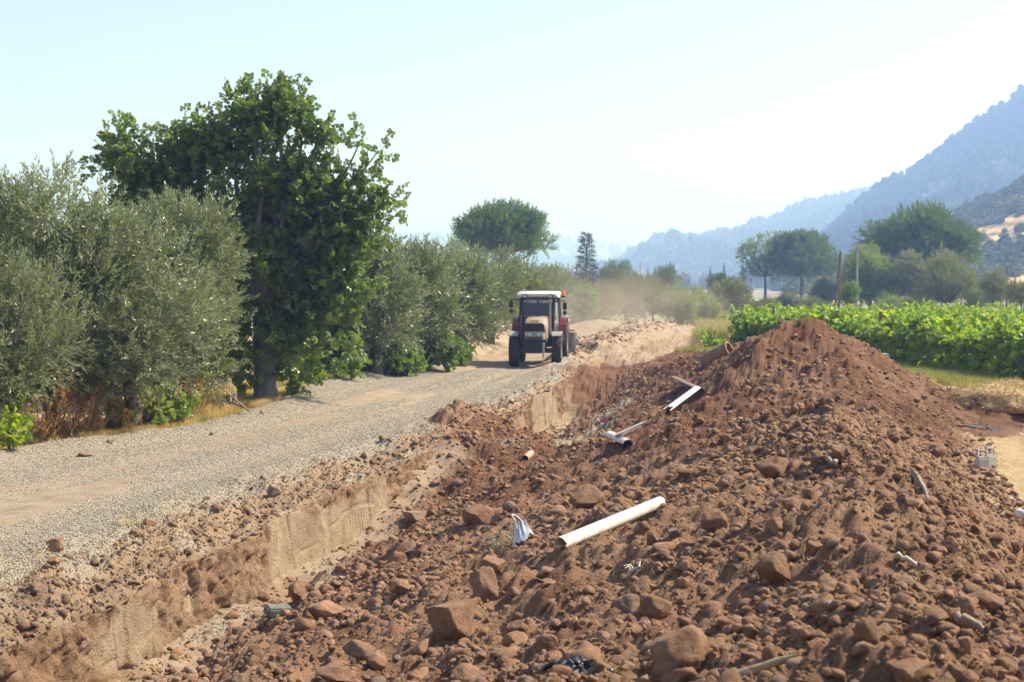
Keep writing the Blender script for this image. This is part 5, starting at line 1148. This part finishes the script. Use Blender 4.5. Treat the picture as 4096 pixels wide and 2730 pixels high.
# sticks, roots, bones
def stick(label, px0, py0, px1, py1, r0, r1, mat, lift=.04, bow=.05, seed=1, name='stick', cat='stick', forks=0):
    a = hit(px0, py0) + up(lift); b = hit(px1, py1) + up(lift); r_ = np.random.default_rng(seed); t = np.linspace(0, 1, 9)[:, None]
    pts = a * (1 - t) + b * t + np.array([0, 0, bow]) * (t * (1 - t) * 4) + r_.normal(0, .012 if mat is not M_STICK else .004, (9, 3)); rad = np.interp(t[:, 0], [0, .35, .7, 1], [r0 * .7, r0, r0 * .8, r1]) * (1 + .15 * r_.normal(size=9))
    root = empty(name, a, 0, label, cat); V, Fq = tube_np(pts - a, np.abs(rad), 9); V += .18 * r0 * fbm(V[:, 0] * 14, V[:, 1] * 14, V[:, 2] * 14, oct=3, seed=seed)[:, None]; obj_np('stem', V, Fq, mat, root)
    for k in range(forks):
        q = pts[3 + k * 2 % 6] - a; LL = np.linalg.norm(b - a); e = q + np.array([r_.normal(0, .25), r_.normal(0, .2), .1 + .25 * r_.random()]) * LL; V, Fq = tube_np([q, (q + e) / 2 + .02, e], [r1 * 1.4, r1, r1 * .5], 6); obj_np('twig', V, Fq, mat, root)
    return root
stick('dry tapering tan stick jutting in at the lower edge', 2860, 2775, 3190, 2640, .030, .006, M_STICK, .03, .0, 31)
stick('short straight grey-brown stick on the heap near the lower right', 3815, 2490, 3950, 2560, .028, .020, M_STICKG, .04, .0, 32)
stick('small pale bone-like stick on the right of the crest', 3575, 2240, 3655, 2262, .014, .018, plain('bone', (.5, .42, .33), .7), .02, .01, 33)
stick('small light root shred lying below the white pipe', 2500, 2325, 2562, 2290, .010, .006, plain('pale_root', (.55, .52, .46), .8), .03, .02, 34, forks=3)
stick('pale flat stick wedged beside the half buried boulder', 3308, 1848, 3358, 1880, .022, .018, M_STICKG, .04, .0, 35)
stick('forked dead branch on the gravel beside the fig', 880, 1640, 1000, 1665, .030, .015, M_STICKG, .10, .12, 36, name='dead_branch', cat='branch', forks=3)
# olive twig
def twig():
    p = hit(1990, 2205); root = empty('olive_twig', p, 0, 'cut olive twig with grey-green leaves beside the torn fitting', 'twig'); r_ = np.random.default_rng(41)
    V, Fq = tube_np([(-.22, 0, .12), (-.05, .02, .06), (.15, .05, .05), (.35, .1, .04)], [.006, .007, .006, .003], 6); obj_np('stem', V, Fq, M_STICKG, root)
    P = np.stack([r_.uniform(-.20, .36, 46), r_.normal(.03, .08, 46), .03 + .06 * r_.random(46)], 1); D = r_.normal(size=(46, 3)) + np.array([.4, 0, .1]); V, Fq = foliage_np('olive', P, D, .14 + .08 * r_.random(46), 42); obj_np('leaves', V, Fq, M_OLIVE, root, smooth=False)
twig()
def crumple():
    """a torn sheet of film, folded and crumpled"""
    p = hit(2310, 2715); n = 34; u, v = np.meshgrid(np.linspace(-1, 1, n), np.linspace(-1, 1, n), indexing='ij')
    edge = 1 + .25 * fbm(np.arctan2(v, u) * 2, u * 0, oct=3, seed=43); x = u * .17 * edge; y = v * .10 * edge
    z = .05 * fbm(u * 2.2, v * 3.5, oct=4, seed=44, gain=.6, ridged=True) + .05 * (1 - u * u) * (1 - v * v); x = x + .04 * fbm(u * 3, v * 3, oct=3, seed=45); y = y + .04 * fbm(u * 3, v * 3, oct=3, seed=46)
    V = np.stack([x, y, z], 2).reshape(-1, 3); r, c = np.meshgrid(np.arange(n - 1), np.arange(n - 1), indexing='ij'); r = r.ravel(); c = c.ravel()
    o = obj_np('plastic_scrap', V, np.stack([r * n + c, r * n + c + 1, (r + 1) * n + c + 1, (r + 1) * n + c], 1), M_BLACK, loc=p + up(.03)); o.modifiers.new('thickness', 'SOLIDIFY').thickness = .003
    tag(o, 'crumpled black plastic scrap at the lower edge', 'scrap')
crumple()
# grey block by the vines, low wall, poles
def block():
    p = at(3535, 1490, 41.0); p[2] = gz(p[0], 41.0); mb = MB(); mb.box((0, 0, .28), (.36, .3, .6), taper=(.85, .85)); o = mb.build('concrete_block', M_CONC, smooth=True, bevel=.03); o.location = p; o.rotation_euler = (.05, -.08, .3); tag(o, 'weathered grey block standing between the heap and the vines', 'block')
block()
def wall():
    root = empty('low_wall', (0, 0, 0), 0, 'low dark grey wall beyond the grey-green bush', 'wall'); a = at(2900, 1235, 150); b = at(3120, 1235, 160); d = b - a; L = math.hypot(d[0], d[1]); an = math.atan2(d[1], d[0])
    root.location = (a[0], a[1], .37); root.rotation_euler = (0, 0, an); h = at(2990, 1208, 150)[2] - .37
    MB().box((L / 2, 0, h / 2), (L, .3, h)).build('wall_body', M_CONC, root, bevel=.02); MB().box((L / 2, 0, h + .05), (L + .1, .4, .10)).build('coping', plain('pale_coping', (.42, .36, .29), .9, var=.2), root, bevel=.02)
wall()
M_POLE = plain('pole_wood', (.15, .09, .055), .9, var=.3, scale=3); M_POLEG = plain('pole_concrete', (.33, .31, .29), .9, var=.15, scale=3)
def poles():
    d = 118.0; s = d / F
    def X(px): return (px - 2048) * s
    def Z(py): return CAM_Z + (HY - py) * s
    root = empty('power_pole', (X(3350), d, .37), 0, 'brown wooden A-frame power pole with wire loops above the vines', 'pole'); o = np.array([X(3350), d, .37]); P = lambda px, py, y=0: np.array([X(px), d + y, Z(py)]) - o
    MB().tube([P(3341, 1260), P(3360, 1005)], [.11, .09], 8).build('leg', M_POLE, root, True); MB().tube([P(3358, 1260, .3), P(3362, 1005, .1)], [.11, .09], 8).build('leg', M_POLE, root, True)
    MB().tube([P(3339, 1198), P(3353, 1198)], .05, 6).build('brace', M_POLE, root, True)
    for k, py in enumerate((1012, 1032)): MB().tube([P(3360, py), P(3349, py + 4), P(3345, py + 18), P(3352, py + 30), P(3360, py + 28)], .03, 6).build('wire_loop', M_POLEG, root, True)
    root = empty('power_pole', (X(3380), d - 4, .37), 0, 'grey power pole with a short crossarm right of the A-frame pole', 'pole'); o = np.array([X(3380), d - 4, .37]); P = lambda px, py: np.array([X(px) , d - 4, Z(py)]) - o
    MB().tube([P(3378, 1260), P(3381, 990)], [.12, .08], 8).build('post', M_POLEG, root, True); MB().tube([P(3367, 1000), P(3396, 1000)], .06, 6).build('crossarm', M_POLEG, root, True)
    for px in (3369, 3394): MB().tube([P(px, 1000), P(px, 983)], .05, 6).build('insulator', M_POLEG, root, True)
    for i, (px, tp, dd, lab) in enumerate(((4027, 1072, 110, 'thin dark post above the olive bush near the right edge'), (4060, 1085, 108, 'pale stubby post next to the thin dark one near the right edge'), (2561, 1055, 170, 'small grey post beside the low round pine behind the dust'))):
        q = at(px, tp, dd); h = q[2] - .37; rt = empty('fence_post', (q[0], dd, .37), 0, lab, 'post'); MB().tube([(0, 0, -.1), (.03, 0, h * .5), (0, 0, h)], [.09, .08, .07], 8).build('shaft', M_POLE if i == 0 else M_POLEG, rt, True); MB().tube([(-.12, 0, h - .08), (.12, 0, h - .08)], .035, 6).build('bracket', M_POLEG, rt, True)
    # wires
    root = empty('power_line', (0, 0, 0), 0, 'sagging power wires leaving the poles towards the large pine', 'wire')
    for k in range(3):
        a = np.array([X(3370 + 12 * k), d - 4, Z(1000 - 6 * k)]); b = np.array([X(4300), d + 18, Z(1060 + 16 * k)]); t = np.linspace(0, 1, 14)[:, None]; pts = a * (1 - t) + b * t - np.array([0, 0, 1.0]) * (t * (1 - t) * 3); MB().tube(pts, .012, 4).build('wire', M_POLE, root)
poles()
# ------------------------------------------------------------------ the tractor
def tractor():
    p = hit(2140, 1468); yaw = -.10
    root = empty('tractor', p, yaw, 'dusty red cab tractor driving towards the camera on the dirt road', 'tractor')
    red = plain('red_paint', (.15, .018, .026), .4, var=.15, scale=3, spec=.6); cream = plain('dust_and_glare_hood', (.36, .27, .195), .45, var=.12, scale=4); white = plain('roof_paint', (.70, .60, .55), .4, var=.06)  # hood colour holds the sun's glare as well as dust
    blk = plain('black_trim', (.012, .013, .016), .45); rub = plain('tyre_rubber', (.030, .026, .023), .85, var=.5, scale=10); dark = plain('dark_metal', (.022, .023, .028), .5, var=.3, scale=8)
    rimm = plain('dusty_rim', (.42, .38, .33), .6, var=.2, scale=8); lens = plain('lamp_lens', (.62, .66, .70), .12, spec=.8); orange = plain('amber_plastic', (.75, .17, .01), .3); chrome = plain('grey_metal', (.30, .27, .24), .4, .6, var=.2)
    gl, nt, b = new_mat('tinted_glass'); b.inputs['Base Color'].default_value = (.012, .022, .05, 1); b.inputs['Roughness'].default_value = .06; b.inputs['Specular IOR Level'].default_value = .7
    side, nt, b = new_mat('side_glass'); b.inputs['Base Color'].default_value = (.5, .55, .55, 1); b.inputs['Roughness'].default_value = .03; b.inputs['Transmission Weight'].default_value = .85; b.inputs['IOR'].default_value = 1.05
    def wheel(cx, cy, r, w, nl):
        e = bpy.data.objects.new('wheel', None); link(e, root); e.location = (cx, cy, r); s = 1 if cx > 0 else -1
        prof = [(r * .56, -w * .42), (r * .72, -w * .5), (r * .90, -w * .48), (r * .955, -w * .36), (r * .965, 0), (r * .955, w * .36), (r * .90, w * .48), (r * .72, w * .5), (r * .56, w * .42)]
        mb = MB(); mb.lathe(prof, 40, 'x')
        for k in range(nl):            # chevron lugs
            for sd in (-1, 1):
                a = 2 * math.pi * (k + (.5 if sd > 0 else 0)) / nl; V = []
                for (xx, da) in ((.02, 0.0), (.46, -.20)):
                    for rr in (.955, 1.0):
                        for dd in (-.045, .045):
                            an = a + da + dd; V.append((sd * w * xx, rr * r * math.cos(an), rr * r * math.sin(an)))
                mb.add(V, [(0, 1, 3, 2), (4, 6, 7, 5), (0, 2, 6, 4), (1, 5, 7, 3), (2, 3, 7, 6), (0, 4, 5, 1)])
        mb.build('tyre', rub, e, True)
        rb = MB(); rb.lathe([(.0, s * w * .18), (r * .16, s * w * .20), (r * .2, s * w * .12), (r * .42, s * w * .05), (r * .50, s * w * .30), (r * .57, s * w * .42), (r * .57, -s * w * .42), (r * .45, -s * w * .2), (0, -s * w * .2)], 28, 'x')
        for k in range(8):
            a = 2 * math.pi * k / 8; rb.box((s * w * .2, r * .12 * math.cos(a), r * .12 * math.sin(a)), (.03, .03, .03))
        rb.build('rim', rimm, e, True)
    wheel(-.78, .35, .59, .35, 15); wheel(.78, .35, .59, .35, 15); wheel(-.82, 2.55, .81, .46, 17); wheel(.82, 2.55, .81, .46, 17)
    MB().box((0, 1.6, .82), (.50, 2.6, .50)).box((0, 2.5, .8), (1.2, .4, .36)).box((0, .7, .72), (.62, .9, .30)).build('chassis', dark, root, bevel=.03)
    MB().box((0, .35, .58), (1.25, .18, .18)).tube([(-.5, .52, .56), (.5, .52, .56)], .03, 6).build('front_axle', dark, root, bevel=.02)
    for k in range(8): MB().box((-.34 + .085 * k, -.42, .72), (.07, .34, .42)).box((-.34 + .085 * k, -.40, .95), (.05, .2, .06)).build('front_weight', dark, root, bevel=.012)
    MB().box((.34, -.42, .62), (.06, .10, .55)).box((.44, -.30, .98), (.05, .1, .1)).build('tow_bracket', rimm, root, bevel=.01)
    MB().box((-.05, -.57, 1.0), (.55, .06, .06)).build('bumper_bar', dark, root, bevel=.01)
    # bonnet
    def hood_sec(y, w, zt, zb, r): return [(-w, zb), (-w, zt - r * 1.4), (-w + r * .5, zt - r * .35), (-w + r * 1.6, zt), (w - r * 1.6, zt), (w - r * .5, zt - r * .35), (w, zt - r * 1.4), (w, zb)]
    secs = [(-.30, .27, 1.24, 1.02, .04), (-.32, .33, 1.36, 1.0, .06), (-.26, .355, 1.55, 1.0, .09), (-.12, .37, 1.68, 1.0, .10), (.25, .385, 1.755, 1.0, .10), (.8, .39, 1.80, 1.0, .10), (1.32, .40, 1.83, 1.0, .10)]
    V = []; Fs = []
    for (y, w, zt, zb, r) in secs: V += [(x, y, z) for x, z in hood_sec(y, w, zt, zb, r)]
    for k in range(len(secs) - 1):
        for i in range(8): Fs.append((k * 8 + i, k * 8 + (i + 1) % 8, (k + 1) * 8 + (i + 1) % 8, (k + 1) * 8 + i))
    Fs.append(tuple(range(8))[::-1]); hood = MB().add(V, Fs).build('bonnet', cream, root, True)
    for s in (-1, 1): MB().box((s * .392, .62, 1.24), (.02, 1.2, .42)).build('bonnet_side_panel', dark if s < 0 else plain('sunlit_panel', (.33, .24, .19), .6), root, bevel=.008)  # side light put into the colours: left panel shaded, right panel sunlit
    MB().box((0, -.27, 1.66), (.30, .10, .035), rot=(R(38), 0, 0)).build('bonnet_vent', plain('vent_mesh', (.20, .15, .11), .8), hood)
    MB().box((0, -.20, 1.40), (.765, .30, .36), taper=(.93, .75)).build('nose_mask', blk, root, bevel=.04)
    g = MB().box((0, -.345, 1.42), (.56, .05, .25), taper=(.9, 1)).build('grille', blk, root, bevel=.012)
    for k in range(5): MB().box((0, -.375, 1.33 + .045 * k), (.5, .012, .012)).build('grille_bar', dark, g)
    lp = MB().box((0, -.35, 1.19), (.66, .07, .20)).build('lamp_panel', rimm, root, bevel=.02)
    for s in (-1, 1):
        MB().lathe([(0, -.40), (.075, -.398), (.085, -.385), (.085, -.34)], 20, 'y', (s * .16, 0, 1.19)).build('headlight', lens, root, True)
        MB().lathe([(.085, -.392), (.098, -.392), (.098, -.34)], 20, 'y', (s * .16, 0, 1.19)).build('headlight_ring', blk, root, True)
        MB().box((s * .295, -.388, 1.19), (.06, .012, .14)).build('indicator', lens, root)
    MB().tube([(.47, 1.0, 1.2), (.47, 1.0, 1.9), (.47, 1.02, 2.46)], [.05, .045, .045], 12).box((.47, 1.0, 1.25), (.12, .3, .2)).build('exhaust_pipe', chrome, root, True)
    # fenders
    def fender(cx, cy, r, w, a0, a1, mat, name, lip=.05):
        s = 1 if cx > 0 else -1; V = []; N = 14
        for k in range(N + 1):
            a = a0 + (a1 - a0) * k / N
            for rr, xx in ((r, -w / 2), (r + .012, w / 2), (r - .035, w / 2), (r - .03, -w / 2)): V.append((cx + xx * s, cy - rr * math.cos(a), rr * math.sin(a) + wz))
        Fs = [(k * 4 + i, k * 4 + (i + 1) % 4, (k + 1) * 4 + (i + 1) % 4, (k + 1) * 4 + i) for k in range(N) for i in range(4)] + [(0, 1, 2, 3), (N * 4, N * 4 + 3, N * 4 + 2, N * 4 + 1)]
        MB().add(V, Fs).build(name, mat, root, True)
    wz = .59
    for s in (-1, 1): fender(s * .79, .35, .68, .36, R(52), R(150), plain('dusty_fender', (.30, .28, .24), .6), 'front_fender')
    wz = .81
    for s in (-1, 1):
        fender(s * .80, 2.55, .94, .42, R(-4), R(150), red, 'rear_fender'); V = []
        MB().prism([(1.66, .85), (1.72, 1.25), (1.9, 1.55), (2.2, 1.72), (2.6, 1.74), (2.6, .85)], 0, s * .58, s * .61).build('fender_side', red, root)
        MB().box((s * .86, 1.66, 1.52), (.13, .04, .06)).build('marker_lamp', orange, root, bevel=.01)
    # cab
    cab = MB(); fz, tz = 1.12, 2.52
    def pillar(x0, y0, x1, y1, z0=fz, z1=tz, t=.075): cab.tube([(x0, y0, z0), ((x0 + x1) / 2, (y0 + y1) / 2, (z0 + z1) / 2), (x1, y1, z1)], [t / 2 * 1.3, t / 2 * 1.1, t / 2 * 1.1], 4)
    for s in (-1, 1): pillar(s * .56, 1.34, s * .60, 1.40); pillar(s * .78, 2.05, s * .70, 2.05); pillar(s * .76, 2.95, s * .66, 2.9, 1.5)
    cab.box((0, 1.38, 1.16), (1.12, .06, .14)); cab.box((0, 2.1, 1.05), (1.15, 1.5, .12)); cab.box((0, 1.42, 2.49), (1.24, .08, .08)); cab.box((0, 2.9, 2.49), (1.3, .08, .08)); cab.box((0, 2.92, 1.45), (1.3, .06, .1))
    cab.build('cab_frame', blk, root, True)
    ws = MB().add([(-.55, 1.345, 1.2), (.55, 1.345, 1.2), (.59, 1.405, 2.47), (-.59, 1.405, 2.47), (-.55, 1.355, 1.2), (.55, 1.355, 1.2), (.59, 1.415, 2.47), (-.59, 1.415, 2.47)], [(0, 1, 2, 3), (7, 6, 5, 4), (0, 4, 5, 1), (1, 5, 6, 2), (2, 6, 7, 3), (3, 7, 4, 0)]).build('windscreen', gl, root)
    for s in (-1, 1):
        MB().add([(s * .58, 1.40, 1.14), (s * .77, 2.03, 1.14), (s * .70, 2.03, 2.46), (s * .61, 1.44, 2.46), (s * .57, 1.40, 1.14), (s * .76, 2.03, 1.14), (s * .69, 2.03, 2.46), (s * .60, 1.44, 2.46)], [(0, 1, 2, 3), (7, 6, 5, 4), (0, 4, 5, 1), (1, 5, 6, 2), (2, 6, 7, 3), (3, 7, 4, 0)]).build('side_window', side, root)
        MB().add([(s * .78, 2.10, 1.55), (s * .76, 2.92, 1.55), (s * .67, 2.88, 2.46), (s * .71, 2.10, 2.46), (s * .77, 2.10, 1.55), (s * .75, 2.92, 1.55), (s * .66, 2.88, 2.46), (s * .70, 2.10, 2.46)], [(0, 1, 2, 3), (7, 6, 5, 4), (0, 4, 5, 1), (1, 5, 6, 2), (2, 6, 7, 3), (3, 7, 4, 0)]).build('side_window', side, root)
    MB().box((-.40, 1.325, 1.80), (.24, .012, .05), rot=(0, R(-4), 0)).build('red_stripe', plain('red_trim', (.55, .03, .04), .4), ws); MB().box((.40, 1.325, 1.78), (.2, .012, .05), rot=(0, R(6), 0)).build('red_stripe', plain('red_trim2', (.55, .03, .04), .4), ws)
    MB().box((0, 2.3, 1.35), (.55, .5, .15)).box((0, 2.62, 1.75), (.5, .12, .75)).build('seat', dark, root, bevel=.04)
    MB().lathe([(.17, 0), (.19, .015), (.21, 0), (.19, -.015), (.17, 0)], 20, 'z', (0, 1.85, 1.78)).tube([(0, 1.62, 1.2), (0, 1.83, 1.77)], .025, 6).build('steering_wheel', blk, root, True)
    # roof
    rf = MB(); secs = [(1.22, .62, 2.53, 2.60), (1.20, .72, 2.52, 2.64), (1.30, .80, 2.50, 2.69), (1.7, .84, 2.50, 2.74), (2.5, .84, 2.50, 2.74), (2.95, .80, 2.50, 2.70), (3.05, .70, 2.52, 2.64)]; V = []; Fs = []
    for (y, w, zb, zt) in secs: V += [(-w, y, zb), (-w * 1.0, y, (zb + zt) / 2), (-w * .86, y, zt - .01), (0, y, zt), (w * .86, y, zt - .01), (w, y, (zb + zt) / 2), (w, y, zb), (0, y, zb)]
    for k in range(len(secs) - 1):
        for i in range(8): Fs.append((k * 8 + i, k * 8 + (i + 1) % 8, (k + 1) * 8 + (i + 1) % 8, (k + 1) * 8 + i))
    Fs += [tuple(range(8)), tuple(range(48, 56))[::-1]]; roof = rf.add(V, Fs).build('roof', white, root, True)
    MB().box((0, 1.185, 2.595), (.8, .03, .07)).build('roof_panel', plain('pale_panel', (.62, .72, .66), .3), roof, bevel=.008)
    for x in (-.47, .47):
        w_ = MB().box((x, 1.16, 2.555), (.20, .10, .13)).build('work_light', blk, root, bevel=.03); MB().box((x, 1.105, 2.55), (.13, .012, .08)).build('lens', lens, w_)
    MB().lathe([(.0, .0), (.075, 0), (.078, .05), (.07, .15), (.05, .18), (0, .185)], 16, 'z', (.92, 1.6, 2.55)).build('beacon', orange, root, True); MB().tube([(.80, 1.6, 2.55), (.92, 1.6, 2.55)], .02, 6).lathe([(0, 0), (.08, 0), (.08, .05), (0, .05)], 16, 'z', (.92, 1.6, 2.50)).build('beacon_bracket', blk, root)
    # mirrors
    for s, z in ((-1, 2.42), (1, 2.35)):
        MB().tube([(s * .62, 1.42, z), (s * .95, 1.30, z + .02), (s * 1.0, 1.28, z + .06)], .016, 6).tube([(s * .98, 1.28, z + .03), (s * 1.0, 1.28, z - .55)], .014, 6).build('mirror_arm', blk, root)
        m1 = MB().box((s * 1.0, 1.26, z - .17), (.15, .07, .27)).build('mirror', blk, root, bevel=.03); MB().box((s * 1.0, 1.305, z - .17), (.12, .012, .22)).build('mirror_glass', lens, m1)
        m2 = MB().box((s * 1.0, 1.26, z - .42), (.14, .07, .14)).build('mirror', blk, root, bevel=.02); MB().box((s * 1.0, 1.305, z - .42), (.11, .012, .11)).build('mirror_glass', lens, m2)
    # steps, tank, rear implement
    for s in (-1, 1): MB().box((s * .62, 1.75, .62), (.22, .3, .04)).box((s * .62, 1.75, .92), (.2, .28, .04)).tube([(s * .71, 1.62, 1.1), (s * .71, 1.62, .6)], .015, 5).build('step', dark, root)
    MB().box((-.42, 1.1, .85), (.28, .7, .36)).build('fuel_tank', dark, root, bevel=.04)
    imp = MB().box((.98, 3.55, .78), (.62, .03, .75), rot=(0, R(6), 0)).build('implement_plate', plain('scuffed_steel', (.40, .37, .35), .5, .2, var=.15), root)
    MB().box((.95, 3.45, 1.22), (.5, .12, .06)).tube([(1.22, 3.45, 1.25), (1.28, 3.45, .5)], .03, 6).build('implement_frame', rimm, root); MB().tube([(1.30, 3.25, .78), (1.30, 3.5, .78)], .14, 14).build('gauge_wheel', rimm, root, True); MB().tube([(0, 2.9, .7), (.2, 3.5, .8), (.9, 3.5, 1.2)], .05, 8).build('linkage', dark, root)
    # lettering on the windscreen
    cu = bpy.data.curves.new('lettering', 'FONT'); cu.body = 'TÜRK TARIM'; cu.size = .155; cu.align_x = 'CENTER'; cu.extrude = .002; cu.offset = .003; cu.shear = .15
    lt = bpy.data.objects.new('lettering', cu); link(lt, ws); lt.location = (.01, 1.388, 2.295); lt.rotation_euler = (R(90) - math.atan(.06 / 1.27), 0, 0)
    lm = plain('white_lettering', (.75, .75, .78), .5); cu.materials.append(lm)
    dg = bpy.context.evaluated_depsgraph_get(); me = bpy.data.meshes.new_from_object(lt.evaluated_get(dg)); ob = bpy.data.objects.new('lettering', me); link(ob, ws); ob.location = lt.location; ob.rotation_euler = lt.rotation_euler; bpy.data.objects.remove(lt)
    ob.name = 'lettering'
    for x in (-.50, .49): MB().prism([(x - .03, 2.30), (x + .045, 2.37), (x + .03, 2.40), (x - .045, 2.33)], 1, 1.384, 1.387).build('emblem', lm, ws)
tractor()
# ------------------------------------------------------------------ dust raised behind the tractor
def dust(name, c, r, dens, seed):
    V, Fq = ico(4); o = obj_np(name, V, Fq, None, loc=c); o.scale = r
    m = bpy.data.materials.new(name + '_volume'); m.use_nodes = True; nt = m.node_tree; nt.nodes.clear(); L = nt.links
    out = nt.nodes.new('ShaderNodeOutputMaterial'); v = nt.nodes.new('ShaderNodeVolumePrincipled'); v.inputs['Color'].default_value = (.86, .76, .64, 1); v.inputs['Anisotropy'].default_value = .3
    tc = nt.nodes.new('ShaderNodeTexCoord').outputs['Object']; ln = nt.nodes.new('ShaderNodeVectorMath'); ln.operation = 'LENGTH'; L.new(tc, ln.inputs[0])
    fall = ramp(nt, ln.outputs['Value'], [(.15, (1, 1, 1)), (.55, (.4, .4, .4)), (.98, (0, 0, 0))]); n = ramp(nt, noise(nt, 2.2, 4, .6, tc, .4), [(.32, (0, 0, 0)), (.68, (1, 1, 1))])
    mu = nt.nodes.new('ShaderNodeMath'); mu.operation = 'MULTIPLY'; L.new(fall, mu.inputs[0]); L.new(n, mu.inputs[1]); m2 = nt.nodes.new('ShaderNodeMath'); m2.operation = 'MULTIPLY'; m2.inputs[1].default_value = dens; L.new(mu.outputs[0], m2.inputs[0])
    L.new(m2.outputs[0], v.inputs['Density']); L.new(v.outputs[0], out.inputs['Volume']); o.data.materials.append(m); tag(o, kind='stuff')
dust('dust_cloud', (4.8, 71, 1.8), (7.5, 12, 2.6), .08, 1)
